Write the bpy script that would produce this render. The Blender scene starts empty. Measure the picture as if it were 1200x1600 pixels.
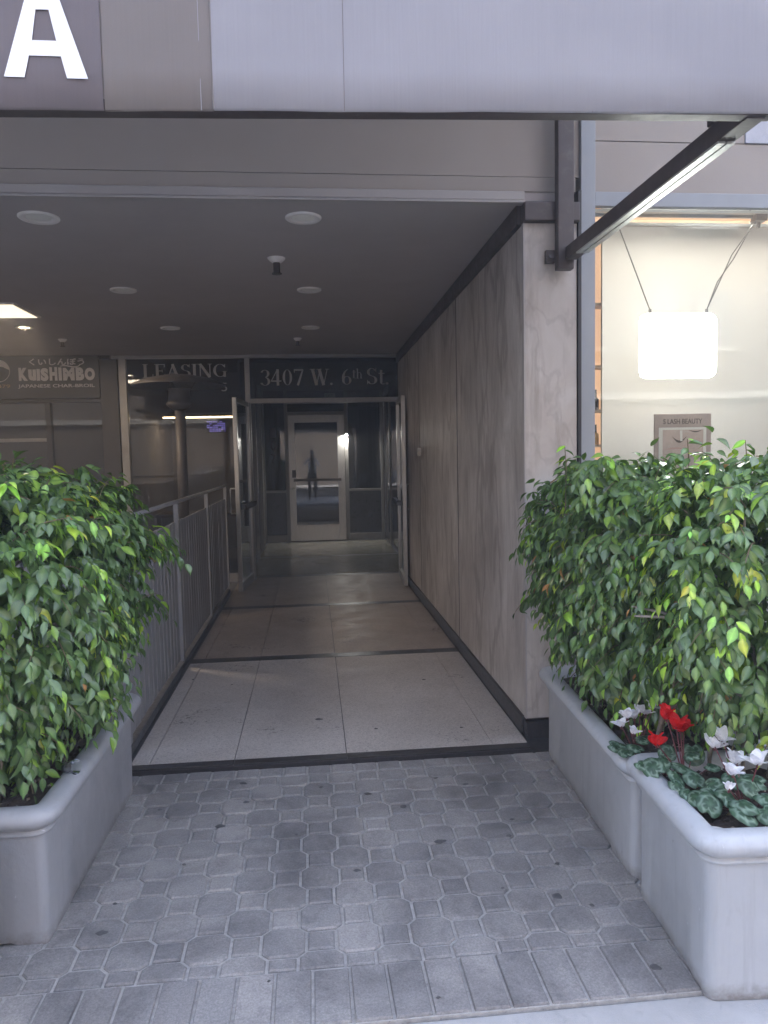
import bpy, bmesh, math, random
import numpy as np
from mathutils import Vector, Matrix, Euler, noise

rng = random.Random(7)
nr = np.random.RandomState(11)
SC = bpy.context.scene
COL = SC.collection
R = math.radians

# ------------------------------------------------------------------ camera
cd = bpy.data.cameras.new('camera')
cam = bpy.data.objects.new('camera', cd)
COL.objects.link(cam)
cd.sensor_fit = 'VERTICAL'
cd.sensor_height = 24.0
cd.sensor_width = 18.0
cd.lens = 24.0 * 1150 / 1600
cd.clip_start = 0.02
cd.clip_end = 400
_p, _y, _a = R(4.3), R(5.5), R(1.15)
F = Vector((math.sin(_y) * math.cos(_p), math.cos(_y) * math.cos(_p), -math.sin(_p)))
r0 = Vector((math.cos(_y), -math.sin(_y), 0))
u0 = r0.cross(F)
rr = math.cos(_a) * r0 - math.sin(_a) * u0
uu = math.cos(_a) * u0 + math.sin(_a) * r0
M = Matrix((rr, uu, -F)).transposed().to_4x4()
M.translation = Vector((0, 0, 1.47))
cam.matrix_world = M
SC.camera = cam

# ------------------------------------------------------------------ sky, sun, exposure
world = bpy.data.worlds.new('World')
SC.world = world
world.use_nodes = True
wn = world.node_tree
wn.nodes.clear()
sky = wn.nodes.new('ShaderNodeTexSky')
sky.sky_type = 'NISHITA'
sky.sun_disc = False
SUN_EL, SUN_AZ = 46.0, 18.0
sky.sun_elevation = R(SUN_EL)
sky.sun_rotation = R(SUN_AZ)
sky.air_density = 0.8
sky.dust_density = 5.0
sky.ozone_density = 0.3
bg = wn.nodes.new('ShaderNodeBackground')
bg.inputs[1].default_value = 0.12
wo = wn.nodes.new('ShaderNodeOutputWorld')
wn.links.new(sky.outputs[0], bg.inputs[0])
wn.links.new(bg.outputs[0], wo.inputs[0])
sd = bpy.data.lights.new('sun', 'SUN')
sd.energy = 3.5
sd.angle = R(0.5)
sd.color = (1.0, 0.94, 0.86)
sun = bpy.data.objects.new('sun', sd)
COL.objects.link(sun)
sv = Vector((math.sin(R(SUN_AZ)) * math.cos(R(SUN_EL)), math.cos(R(SUN_AZ)) * math.cos(R(SUN_EL)), math.sin(R(SUN_EL))))
sun.rotation_euler = sv.to_track_quat('Z', 'Y').to_euler()
SC.view_settings.view_transform = 'Standard'
SC.view_settings.look = 'None'
SC.view_settings.gamma = 1.0
SC.view_settings.use_curve_mapping = False
SC.view_settings.exposure = 3.65

# ------------------------------------------------------------------ materials
def nodes_of(name):
    m = bpy.data.materials.new(name)
    m.use_nodes = True
    nt = m.node_tree
    b = nt.nodes['Principled BSDF']
    return m, nt, b

def N(nt, t, **kw):
    n = nt.nodes.new(t)
    for k, v in kw.items():
        setattr(n, k, v)
    return n

def pos_vec(nt, scale=(1, 1, 1), obj=False):
    g = N(nt, 'ShaderNodeTexCoord') if obj else N(nt, 'ShaderNodeNewGeometry')
    mp = N(nt, 'ShaderNodeMapping')
    mp.inputs['Scale'].default_value = scale
    nt.links.new(g.outputs['Object' if obj else 'Position'], mp.inputs[0])
    return mp.outputs[0]

def noise_tex(nt, vec, scale, detail=4, rough=0.6, dist=0.0):
    n = N(nt, 'ShaderNodeTexNoise')
    n.inputs['Scale'].default_value = scale
    n.inputs['Detail'].default_value = detail
    n.inputs['Roughness'].default_value = rough
    n.inputs['Distortion'].default_value = dist
    nt.links.new(vec, n.inputs['Vector'])
    return n.outputs['Fac']

def ramp(nt, fac, stops):
    r = N(nt, 'ShaderNodeValToRGB')
    els = r.color_ramp.elements
    els[0].position, els[0].color = stops[0][0], (*stops[0][1], 1)
    els[1].position, els[1].color = stops[-1][0], (*stops[-1][1], 1)
    for p, c in stops[1:-1]:
        e = els.new(p)
        e.color = (*c, 1)
    nt.links.new(fac, r.inputs[0])
    return r.outputs[0]

def mixc(nt, fac, a, b, mode='MIX'):
    m = N(nt, 'ShaderNodeMix', data_type='RGBA', blend_type=mode)
    for s, v in ((0, fac), (6, a), (7, b)):
        if isinstance(v, (int, float)):
            m.inputs[s].default_value = v
        elif isinstance(v, tuple):
            m.inputs[s].default_value = (*v, 1)
        else:
            nt.links.new(v, m.inputs[s])
    return m.outputs[2]

def add_bump(nt, b, fac, strength=0.2, dist=0.01):
    bp = N(nt, 'ShaderNodeBump')
    bp.inputs['Strength'].default_value = strength
    bp.inputs['Distance'].default_value = dist
    nt.links.new(fac, bp.inputs['Height'])
    nt.links.new(bp.outputs[0], b.inputs['Normal'])

def scalec(c, k):
    return tuple(min(1, x * k) for x in c)

def paint(name, c, rough=0.5, metal=0.0, var=0.12, scale=6.0, bump=0.05, bscale=120, stretch=(1, 1, 1), dirt=None):
    """plain surface with soft uneven tone, wear and fine relief"""
    m, nt, b = nodes_of(name)
    v = pos_vec(nt, stretch)
    n1 = noise_tex(nt, v, scale, 6, 0.65)
    col = ramp(nt, n1, [(0.3, scalec(c, 1 - var)), (0.7, scalec(c, 1 + var))])
    if dirt:
        n2 = noise_tex(nt, v, scale * 2.3, 8, 0.7, 0.6)
        f = ramp(nt, n2, [(0.56, (0, 0, 0)), (0.75, (1, 1, 1))])
        col = mixc(nt, f, col, dirt)
    nt.links.new(col, b.inputs['Base Color'])
    rg = ramp(nt, noise_tex(nt, v, scale * 3, 4), [(0.3, (rough * .85,) * 3), (0.7, (min(1, rough * 1.15),) * 3)])
    nt.links.new(rg, b.inputs['Roughness'])
    b.inputs['Metallic'].default_value = metal
    if bump:
        add_bump(nt, b, noise_tex(nt, pos_vec(nt), bscale, 3), bump, 0.004)
    return m

def emis(name, c, s):
    m, nt, b = nodes_of(name)
    b.inputs['Base Color'].default_value = (*c, 1)
    b.inputs['Emission Color'].default_value = (*c, 1)
    b.inputs['Emission Strength'].default_value = s
    return m

def glass(name, tint=(0.8, 0.82, 0.8), ior=1.6, boost=1.0):
    m, nt, b = nodes_of(name)
    nt.nodes.remove(b)
    out = [n for n in nt.nodes if n.type == 'OUTPUT_MATERIAL'][0]
    tr = N(nt, 'ShaderNodeBsdfTransparent')
    tr.inputs[0].default_value = (*tint, 1)
    gl = N(nt, 'ShaderNodeBsdfGlossy')
    gl.inputs['Roughness'].default_value = 0.0
    gl.inputs['Color'].default_value = (0.95, 0.97, 1, 1)
    fr = N(nt, 'ShaderNodeFresnel')
    fr.inputs[0].default_value = ior
    mu = N(nt, 'ShaderNodeMath', operation='MULTIPLY')
    mu.use_clamp = True
    mu.inputs[1].default_value = boost
    nt.links.new(fr.outputs[0], mu.inputs[0])
    mx = N(nt, 'ShaderNodeMixShader')
    nt.links.new(mu.outputs[0], mx.inputs[0])
    nt.links.new(tr.outputs[0], mx.inputs[1])
    nt.links.new(gl.outputs[0], mx.inputs[2])
    # slight waviness
    bp = N(nt, 'ShaderNodeBump')
    bp.inputs['Strength'].default_value = 0.02
    bp.inputs['Distance'].default_value = 0.01
    nt.links.new(noise_tex(nt, pos_vec(nt), 2.5, 1), bp.inputs['Height'])
    nt.links.new(bp.outputs[0], gl.inputs['Normal'])
    nt.links.new(mx.outputs[0], out.inputs[0])
    return m

def m_paver():
    m, nt, b = nodes_of('paver_concrete')
    v = pos_vec(nt)
    oi = N(nt, 'ShaderNodeObjectInfo')
    base = ramp(nt, oi.outputs['Random'], [(0.0, (.235, .23, .232)), (0.3, (.262, .257, .257)), (0.7, (.285, .278, .274)), (1.0, (.32, .31, .305))])
    big = ramp(nt, noise_tex(nt, v, 2.1, 6, .7, .5), [(0.32, (.52, .51, .52)), (0.58, (1.1, 1.08, 1.06))])
    col = mixc(nt, 1.0, base, big, 'MULTIPLY')
    fine = ramp(nt, noise_tex(nt, v, 150, 4, .8), [(0.3, (.6, .6, .6)), (0.5, (1, 1, 1)), (0.72, (1.5, 1.48, 1.45))])
    col = mixc(nt, .75, col, mixc(nt, 1.0, col, fine, 'MULTIPLY'))
    blot = ramp(nt, noise_tex(nt, v, 14, 6, .7, .8), [(0.55, (0, 0, 0)), (0.78, (.6, .6, .6))])
    col = mixc(nt, blot, col, (.10, .10, .105))
    nt.links.new(col, b.inputs['Base Color'])
    b.inputs['Roughness'].default_value = 0.82
    add_bump(nt, b, noise_tex(nt, v, 190, 4, .7), .35, .004)
    return m

def m_marble():
    m, nt, b = nodes_of('veined_marble')
    oi = N(nt, 'ShaderNodeObjectInfo')
    g = N(nt, 'ShaderNodeNewGeometry')
    add = N(nt, 'ShaderNodeVectorMath', operation='ADD')
    nt.links.new(g.outputs['Position'], add.inputs[0])
    cmb = N(nt, 'ShaderNodeCombineXYZ')
    mm = N(nt, 'ShaderNodeMath', operation='MULTIPLY')
    mm.inputs[1].default_value = 37.0
    nt.links.new(oi.outputs['Random'], mm.inputs[0])
    nt.links.new(mm.outputs[0], cmb.inputs[2])
    nt.links.new(cmb.outputs[0], add.inputs[1])
    mp = N(nt, 'ShaderNodeMapping')
    mp.inputs['Scale'].default_value = (2.2, 2.2, .6)
    nt.links.new(add.outputs[0], mp.inputs[0])
    streak = noise_tex(nt, mp.outputs[0], 2.0, 9, .66, 1.6)
    col = ramp(nt, streak, [(0.22, (.24, .20, .175)), (0.38, (.38, .34, .31)), (0.52, (.48, .44, .405)), (0.70, (.57, .535, .50))])
    mp2 = N(nt, 'ShaderNodeMapping')
    mp2.inputs['Scale'].default_value = (8, 8, 2.4)
    nt.links.new(add.outputs[0], mp2.inputs[0])
    fine = ramp(nt, noise_tex(nt, mp2.outputs[0], 3.0, 6, .7, 1.0), [(0.3, (.86, .85, .84)), (0.7, (1.08, 1.08, 1.08))])
    col = mixc(nt, 1.0, col, fine, 'MULTIPLY')
    mp3 = N(nt, 'ShaderNodeMapping')
    mp3.inputs['Scale'].default_value = (1, 1, .35)
    mp3.inputs['Rotation'].default_value = (.25, 0, .2)
    nt.links.new(add.outputs[0], mp3.inputs[0])
    w = N(nt, 'ShaderNodeTexWave')
    w.inputs['Scale'].default_value = 1.6
    w.inputs['Distortion'].default_value = 9
    w.inputs['Detail'].default_value = 5
    w.inputs['Detail Scale'].default_value = 1.6
    nt.links.new(mp3.outputs[0], w.inputs['Vector'])
    vein = ramp(nt, w.outputs['Fac'], [(0.0, (.6, .6, .6)), (0.09, (0, 0, 0))])
    col = mixc(nt, vein, col, (.23, .19, .165))
    blob_ = ramp(nt, noise_tex(nt, add.outputs[0], 1.1, 5, .6, .8), [(0.3, (.74, .72, .70)), (0.68, (1.12, 1.12, 1.12))])
    col = mixc(nt, 1.0, col, blob_, 'MULTIPLY')
    nt.links.new(col, b.inputs['Base Color'])
    b.inputs['Roughness'].default_value = 0.5
    add_bump(nt, b, streak, .08, .01)
    return m

def m_pillar():
    m, nt, b = nodes_of('weathered_marble')
    v = pos_vec(nt, (1, 1, .55))
    n1 = noise_tex(nt, v, 3.5, 8, .62, 1.2)
    col = ramp(nt, n1, [(0.26, (.33, .275, .235)), (0.44, (.45, .40, .355)), (0.66, (.53, .49, .45))])
    w = N(nt, 'ShaderNodeTexWave', bands_direction='DIAGONAL')
    w.inputs['Scale'].default_value = 2.2
    w.inputs['Distortion'].default_value = 14
    w.inputs['Detail'].default_value = 6
    w.inputs['Detail Scale'].default_value = 2.2
    nt.links.new(v, w.inputs['Vector'])
    vein = ramp(nt, w.outputs['Fac'], [(0.0, (.26, .26, .26)), (0.12, (0, 0, 0))])
    col = mixc(nt, vein, col, (.25, .21, .18))
    dirt = ramp(nt, noise_tex(nt, pos_vec(nt, (6, 6, .6)), 2.2, 6, .7), [(0.50, (0, 0, 0)), (0.74, (.8, .8, .8))])
    col = mixc(nt, dirt, col, (.27, .22, .18))
    nt.links.new(col, b.inputs['Base Color'])
    b.inputs['Roughness'].default_value = 0.55
    add_bump(nt, b, noise_tex(nt, v, 60, 4), .1, .004)
    return m

def m_planter(name, c):
    m, nt, b = nodes_of(name)
    v = pos_vec(nt)
    col = ramp(nt, noise_tex(nt, v, 3.2, 6, .6), [(0.3, scalec(c, .93)), (0.7, scalec(c, 1.05))])
    runs = ramp(nt, noise_tex(nt, pos_vec(nt, (16, 16, .9)), 2.0, 6, .7, .3), [(0.52, (0, 0, 0)), (0.78, (.55, .55, .55))])
    col = mixc(nt, runs, col, scalec(c, .66))
    blot = ramp(nt, noise_tex(nt, v, 11, 8, .75, .5), [(0.60, (0, 0, 0)), (0.72, (.5, .5, .5))])
    col = mixc(nt, blot, col, scalec(c, .72))
    chip = ramp(nt, noise_tex(nt, v, 34, 3, .6), [(0.735, (0, 0, 0)), (0.745, (1, 1, 1))])
    col = mixc(nt, chip, col, scalec(c, 1.55))
    chip2 = ramp(nt, noise_tex(nt, pos_vec(nt, (1.3, .9, 1)), 41, 3, .6), [(0.745, (0, 0, 0)), (0.755, (1, 1, 1))])
    col = mixc(nt, chip2, col, (.13, .12, .11))
    # soil splashes on the lowest few centimetres
    sx = N(nt, 'ShaderNodeSeparateXYZ'); g = N(nt, 'ShaderNodeNewGeometry'); nt.links.new(g.outputs['Position'], sx.inputs[0])
    mr = N(nt, 'ShaderNodeMapRange'); mr.inputs[1].default_value = 0; mr.inputs[2].default_value = .09; mr.inputs[3].default_value = .8; mr.inputs[4].default_value = 0
    nt.links.new(sx.outputs[2], mr.inputs[0])
    mu = N(nt, 'ShaderNodeMath', operation='MULTIPLY'); nt.links.new(mr.outputs[0], mu.inputs[0]); nt.links.new(noise_tex(nt, v, 26, 6, .75), mu.inputs[1])
    sp = ramp(nt, mu.outputs[0], [(0.16, (0, 0, 0)), (0.42, (.8, .8, .8))])
    col = mixc(nt, sp, col, (.19, .165, .145))
    nt.links.new(col, b.inputs['Base Color'])
    rg = ramp(nt, noise_tex(nt, v, 9, 4), [(0.3, (.36,) * 3), (0.7, (.6,) * 3)])
    nt.links.new(rg, b.inputs['Roughness'])
    add_bump(nt, b, noise_tex(nt, v, 28, 6, .65), .22, .006)
    return m

def m_terrazzo(name, c, rough, speck=(.25, .23, .2), dirty=True):
    m, nt, b = nodes_of(name)
    v = pos_vec(nt)
    vo = N(nt, 'ShaderNodeTexVoronoi')
    vo.inputs['Scale'].default_value = 140
    nt.links.new(v, vo.inputs['Vector'])
    chips = ramp(nt, vo.outputs['Color'], [(0.1, scalec(c, .78)), (0.5, c), (0.9, scalec(c, 1.12))])
    col = chips
    big = ramp(nt, noise_tex(nt, v, 1.3, 5, .6, .5), [(0.3, (.82, .8, .78)), (0.7, (1.05, 1.05, 1.05))])
    col = mixc(nt, 1, col, big, 'MULTIPLY')
    if dirty:
        d = noise_tex(nt, v, 46, 5, .75)
        d2 = noise_tex(nt, v, 2.4, 3, .5)
        mu = N(nt, 'ShaderNodeMath', operation='MULTIPLY')
        nt.links.new(d, mu.inputs[0])
        nt.links.new(d2, mu.inputs[1])
        f = ramp(nt, mu.outputs[0], [(0.355, (0, 0, 0)), (0.40, (.8, .8, .8))])
        col = mixc(nt, f, col, (.10, .085, .075))
    nt.links.new(col, b.inputs['Base Color'])
    rg = ramp(nt, noise_tex(nt, v, 5, 4), [(0.3, (rough * .8,) * 3), (0.7, (min(1, rough * 1.25),) * 3)])
    nt.links.new(rg, b.inputs['Roughness'])
    return m

def m_leaf(name, rough=.33, trans=.18, spec=.7, tt=(1.3, 1.5, .6)):
    m, nt, b = nodes_of(name)
    a = N(nt, 'ShaderNodeAttribute')
    a.attribute_name = 'tint'
    gn = noise_tex(nt, pos_vec(nt), 35, 3)
    col = mixc(nt, 1, a.outputs['Color'], ramp(nt, gn, [(0.3, (.82, .82, .82)), (0.7, (1.15, 1.15, 1.1))]), 'MULTIPLY')
    nt.links.new(col, b.inputs['Base Color'])
    b.inputs['Roughness'].default_value = rough
    b.inputs['Specular IOR Level'].default_value = spec
    tl = N(nt, 'ShaderNodeBsdfTranslucent')
    nt.links.new(mixc(nt, 1, col, tt, 'MULTIPLY'), tl.inputs[0])
    mx = N(nt, 'ShaderNodeMixShader')
    mx.inputs[0].default_value = trans
    out = [n for n in nt.nodes if n.type == 'OUTPUT_MATERIAL'][0]
    nt.links.new(b.outputs[0], mx.inputs[1])
    nt.links.new(tl.outputs[0], mx.inputs[2])
    nt.links.new(mx.outputs[0], out.inputs[0])
    return m

def m_fabric(name, c, trans=.25, band=True):
    m, nt, b = nodes_of(name)
    v = pos_vec(nt, (1, 1, 1))
    st = noise_tex(nt, pos_vec(nt, (30, 1, .6)), 6, 3, .6)
    n1 = noise_tex(nt, v, 1.7, 4, .6)
    col = ramp(nt, n1, [(0.3, scalec(c, .93)), (0.7, scalec(c, 1.05))])
    col = mixc(nt, 1, col, ramp(nt, st, [(0.3, (.96, .96, .96)), (0.7, (1.02, 1.02, 1.02))]), 'MULTIPLY')
    nt.links.new(col, b.inputs['Base Color'])
    b.inputs['Roughness'].default_value = 0.6
    w = noise_tex(nt, pos_vec(nt), 900, 1)
    add_bump(nt, b, w, .15, .002)
    tl = N(nt, 'ShaderNodeBsdfTranslucent')
    nt.links.new(col, tl.inputs[0])
    mx = N(nt, 'ShaderNodeMixShader')
    mx.inputs[0].default_value = trans
    out = [n for n in nt.nodes if n.type == 'OUTPUT_MATERIAL'][0]
    nt.links.new(b.outputs[0], mx.inputs[1])
    nt.links.new(tl.outputs[0], mx.inputs[2])
    nt.links.new(mx.outputs[0], out.inputs[0])
    return m

MT = dict(
    paver=m_paver(),
    sand=paint('joint_sand', (.40, .385, .37), .95, var=.25, scale=40, bump=.4, bscale=200, dirt=(.14, .14, .14)),
    concrete=paint('sidewalk_concrete', (.42, .415, .41), .9, var=.1, scale=9, bump=.3, bscale=220, dirt=(.32, .32, .32)),
    asphalt=paint('asphalt', (.075, .075, .078), .9, var=.2, scale=12, bump=.4, bscale=90),
    terrazzo=m_terrazzo('terrazzo_lit', (.50, .465, .435), .55),  # lighter copy for the street bay, light falloff put into the colour
    terrazzo2=m_terrazzo('terrazzo_shaded', (.37, .315, .27), .5),  # darker copy of the same floor, shade of the inner bays painted in
    terrazzo3=m_terrazzo('terrazzo_polished', (.33, .32, .27), .16, dirty=False),  # polished; darker greenish cast of its reflections put into the colour
    black_stone=paint('black_granite', (.035, .032, .034), .35, var=.35, scale=22, bump=.1, dirt=(.10, .095, .09)),
    marble=m_marble(), pillar=m_pillar(),
    ceiling=paint('ceiling_plaster', (.44, .395, .375), .85, var=.05, scale=1.4, bump=.15, bscale=90),
    soffit=paint('fascia_plaster', (.35, .305, .265), .8, var=.05, scale=1.5, bump=.1, bscale=90),
    moulding=paint('fascia_moulding_paint', (.40, .365, .34), .55, var=.06, scale=3, bump=.06),
    bronze=paint('dark_bronze_paint', (.075, .058, .054), .45, var=.15, scale=7, bump=.06, dirt=(.13, .11, .10)),
    steel_paint=paint('grey_steel_paint', (.27, .275, .285), .42, var=.1, scale=8, bump=.06, dirt=(.2, .2, .2)),
    slat=paint('slat_paint', (.25, .245, .25), .5, var=.12, scale=7, bump=.05, stretch=(1, 1, .3), dirt=(.17, .16, .16)),
    alu=paint('aluminium', (.50, .49, .47), .32, .7, var=.08, scale=14, bump=.03, stretch=(3, 3, .5)),
    alu_dull=paint('dull_aluminium', (.30, .285, .27), .45, .35, var=.1, scale=9, bump=.03),
    alu_bright=paint('bright_aluminium_channel', (.50, .50, .45), .4, .2, var=.1, scale=20, bump=.05),
    mullion=paint('grey_mullion_paint', (.30, .31, .32), .45, var=.08, scale=5, bump=.04, stretch=(1, 1, .4)),
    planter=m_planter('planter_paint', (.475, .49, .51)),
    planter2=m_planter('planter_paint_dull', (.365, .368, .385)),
    soil=paint('potting_soil', (.05, .035, .028), .95, var=.5, scale=60, bump=.9, bscale=70, dirt=(.12, .07, .055)),
    bark=paint('ficus_bark', (.26, .22, .18), .85, var=.25, scale=30, bump=.4, bscale=90),
    twig=paint('ficus_twig', (.17, .13, .07), .75, var=.25, scale=30, bump=.2),
    leaf=m_leaf('ficus_leaf', .24, .2),
    cyc_leaf=m_leaf('cyclamen_leaf', .5, .1, .5),
    petal_white=m_leaf('cyclamen_petal', .6, .3, .3, (1, .96, 1.04)),
    stem=paint('cyclamen_stem', (.14, .035, .04), .5, var=.2, bump=0),
    fab_light=m_fabric('awning_fabric_light', (.37, .365, .395)),
    fab_mid=m_fabric('awning_fabric_taupe', (.24, .212, .20)),
    fab_dark=m_fabric('awning_sign_fabric', (.19, .165, .175)),
    letter=paint('white_vinyl', (.88, .88, .90), .4, var=.02, bump=0),
    glass=glass('storefront_glass', (.55, .55, .53), 1.6, .5),
    glass_door=glass('door_glass', (.55, .57, .58), 1.65, 1.2),
    glass_shop=glass('shop_glass', (.93, .95, .93), 1.5, 1.0),
    dark_panel=paint('dark_spandrel', (.06, .062, .075), .3, var=.2, bump=0),
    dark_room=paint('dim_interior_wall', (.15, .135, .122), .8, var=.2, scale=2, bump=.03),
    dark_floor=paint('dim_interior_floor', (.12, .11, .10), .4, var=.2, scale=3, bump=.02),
    sign_brown=paint('sign_brown', (.04, .034, .032), .45, var=.08, scale=3, bump=0),
    sign_text=paint('sign_lettering', (.62, .57, .53), .5, var=.05, bump=0),
    frost=paint('frosted_vinyl', (.40, .38, .355), .6, var=.04, bump=0),
    gold=paint('gold_lettering', (.38, .27, .12), .5, var=.05, bump=0),
    black=paint('black_plastic', (.02, .02, .022), .4, var=.2, bump=0),
    white_plastic=paint('white_plastic', (.62, .60, .57), .4, var=.05, bump=0),
    lamp_trim=paint('downlight_trim', (.84, .80, .76), .5, var=.05, bump=0),
    lamp_lens=paint('downlight_lens', (.88, .86, .8), .6, var=.05, bump=0),
    lit=emis('lit_lamp_warm', (1.0, .78, .5), 1.2),
    lit_panel=emis('lit_square_panel', (1.0, .86, .62), .12),
    led=emis('led_panel', (1.0, 1.0, .99), 2.2),
    strip=emis('warm_window_strip', (1.0, .6, .36), .06),
    lit_white=emis('lit_lamp_white', (1, .98, .94), .5),
    neon=emis('violet_sign', (.35, .28, 1.0), .12),
    blind=paint('cream_blind', (.68, .645, .61), .8, var=.04, scale=2, bump=.05, bscale=300),
    shop_wall=paint('shop_wall', (.6, .5, .4), .8, var=.05),
    poster_frame=paint('poster_card', (.36, .28, .26), .55, var=.1, scale=14, bump=0),
    poster_mat=paint('poster_mat', (.74, .72, .69), .5, var=.03, bump=0),
    skin_print=paint('poster_skin', (.52, .40, .36), .6, var=.14, scale=9, bump=0, dirt=(.6, .52, .47)),
    lash_print=paint('poster_dark_print', (.06, .04, .035), .6, var=.1, bump=0),
    lip_print=paint('poster_pink_print', (.52, .30, .28), .6, var=.1, bump=0),
    gum=paint('old_gum', (.085, .083, .085), .7, var=.3, scale=30, bump=.2),
    wire=paint('wire', (.16, .15, .14), .4, .6, var=.1, bump=0),
    red_item=paint('red_bottle', (.6, .06, .03), .3, var=.1, bump=0),
    yellow_item=paint('yellow_bottle', (.7, .4, .05), .3, var=.1, bump=0),
    brick=paint('brown_building', (.10, .08, .066), .9, var=.15, scale=1.2, bump=.1, bscale=20),
    stone_band=paint('pale_band', (.33, .32, .31), .7, var=.05, scale=2, bump=.02),
    win_dark=paint('far_window', (.05, .06, .08), .12, var=.2, bump=0),
    heater=paint('heater_steel', (.09, .078, .07), .55, .2, var=.12, scale=9, bump=.03),
    upper=paint('upper_facade', (.42, .42, .45), .7, var=.18, scale=9, bump=.1),
    jacket=paint('cream_jacket', (.86, .84, .8), .85, var=.05, bump=.1),
    shirt=paint('dark_shirt', (.05, .045, .045), .85, var=.1, bump=.1),
    trousers=paint('dark_trousers', (.035, .038, .048), .85, var=.1, bump=.1),
    shoe=paint('grey_shoe', (.3, .3, .3), .6, var=.1, bump=0),
    skin=paint('skin', (.42, .27, .2), .55, var=.05, bump=0),
    hair=paint('hair', (.02, .016, .014), .5, var=.1, bump=0),
    car_paint=paint('car_paint', (.42, .43, .45), .25, .3, var=.02, bump=0),
    tyre=paint('tyre', (.02, .02, .02), .8, bump=.1),
)

# ------------------------------------------------------------------ mesh helpers
def link(o, parent=None):
    COL.objects.link(o)
    if parent:
        o.parent = parent
    return o

def thing(name, label, cat, loc=(0, 0, 0), rz=0, group=None):
    o = bpy.data.objects.new(name, None)
    o.empty_display_size = .1
    COL.objects.link(o)
    o.location = loc
    o.rotation_euler = (0, 0, rz)
    tag(o, label, cat, group)
    return o

def tag(o, label=None, cat=None, group=None, kind=None):
    if label: o['label'] = label
    if cat: o['category'] = cat
    if group: o['group'] = group
    if kind: o['kind'] = kind
    return o

class MB:
    def __init__(s):
        s.v = []; s.f = []; s.mi = []
    def add(s, vs, fs, mi=0):
        b = len(s.v)
        s.v += [tuple(p) for p in vs]
        s.f += [tuple(i + b for i in f) for f in fs]
        s.mi += [mi] * len(fs)
        return s
    def box(s, x0, x1, y0, y1, z0, z1, mi=0, mat=None):
        vs = [Vector((x, y, z)) for z in (z0, z1) for y in (y0, y1) for x in (x0, x1)]
        if mat: vs = [mat @ q for q in vs]
        return s.add(vs, [(0, 2, 3, 1), (4, 5, 7, 6), (0, 1, 5, 4), (2, 6, 7, 3), (0, 4, 6, 2), (1, 3, 7, 5)], mi)
    def tube(s, pts, rad, n=8, mi=0, cap=True):
        pts = [Vector(p) for p in pts]
        if not isinstance(rad, (list, tuple)): rad = [rad] * len(pts)
        up = Vector((0, 0, 1)); vs = []; fs = []
        for i, p in enumerate(pts):
            t = (pts[min(i + 1, len(pts) - 1)] - pts[max(i - 1, 0)]).normalized()
            a = t.cross(up)
            if a.length < 1e-3: a = t.cross(Vector((1, 0, 0)))
            a.normalize(); b = t.cross(a)
            vs += [p + (a * math.cos(k * 2 * math.pi / n) + b * math.sin(k * 2 * math.pi / n)) * rad[i] for k in range(n)]
        for i in range(len(pts) - 1):
            for k in range(n):
                fs.append((i * n + k, i * n + (k + 1) % n, (i + 1) * n + (k + 1) % n, (i + 1) * n + k))
        if cap:
            fs.append(tuple(range(n - 1, -1, -1))); fs.append(tuple(range((len(pts) - 1) * n, len(pts) * n)))
        return s.add(vs, fs, mi)
    def lathe(s, prof, c=(0, 0, 0), n=32, mi=0, cap=False):
        vs = []; fs = []
        for r, z in prof:
            vs += [(c[0] + r * math.cos(k * 2 * math.pi / n), c[1] + r * math.sin(k * 2 * math.pi / n), c[2] + z) for k in range(n)]
        for i in range(len(prof) - 1):
            for k in range(n):
                fs.append((i * n + k, i * n + (k + 1) % n, (i + 1) * n + (k + 1) % n, (i + 1) * n + k))
        if cap:
            fs.append(tuple(range(n - 1, -1, -1))); fs.append(tuple(range((len(prof) - 1) * n, len(prof) * n)))
        return s.add(vs, fs, mi)
    def prism(s, poly, y0, y1, mi=0):
        """poly in the XZ plane, extruded in Y"""
        n = len(poly)
        vs = [(x, y0, z) for x, z in poly] + [(x, y1, z) for x, z in poly]
        fs = [tuple(range(n)), tuple(range(2 * n - 1, n - 1, -1))]
        fs += [(i, i + n, (i + 1) % n + n, (i + 1) % n) for i in range(n)]
        return s.add(vs, fs, mi)
    def mesh(s, name, mats, smooth=False):
        me = bpy.data.meshes.new(name)
        me.from_pydata(s.v, [], s.f)
        for m in (mats if isinstance(mats, (list, tuple)) else [mats]): me.materials.append(m)
        if any(s.mi): me.polygons.foreach_set('material_index', s.mi)
        if smooth: me.polygons.foreach_set('use_smooth', [True] * len(s.f))
        me.update()
        return me
    def build(s, name, mats, parent=None, smooth=False, bevel=0, seg=2, fix=True):
        me = s.mesh(name, mats, smooth)
        if fix or bevel:
            bm = bmesh.new(); bm.from_mesh(me)
            if bevel:
                bmesh.ops.remove_doubles(bm, verts=bm.verts, dist=1e-5)
                bmesh.ops.bevel(bm, geom=[e for e in bm.edges if e.calc_face_angle(0) > .6], offset=bevel, segments=seg, affect='EDGES', profile=.6)
            bmesh.ops.recalc_face_normals(bm, faces=bm.faces)
            bm.to_mesh(me); bm.free()
        o = bpy.data.objects.new(name, me)
        return link(o, parent)

def box(name, dims, m, parent=None, bevel=0, kind=None):
    o = MB().box(*dims).build(name, m, parent, bevel=bevel)
    if kind: o['kind'] = kind
    return o

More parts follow.
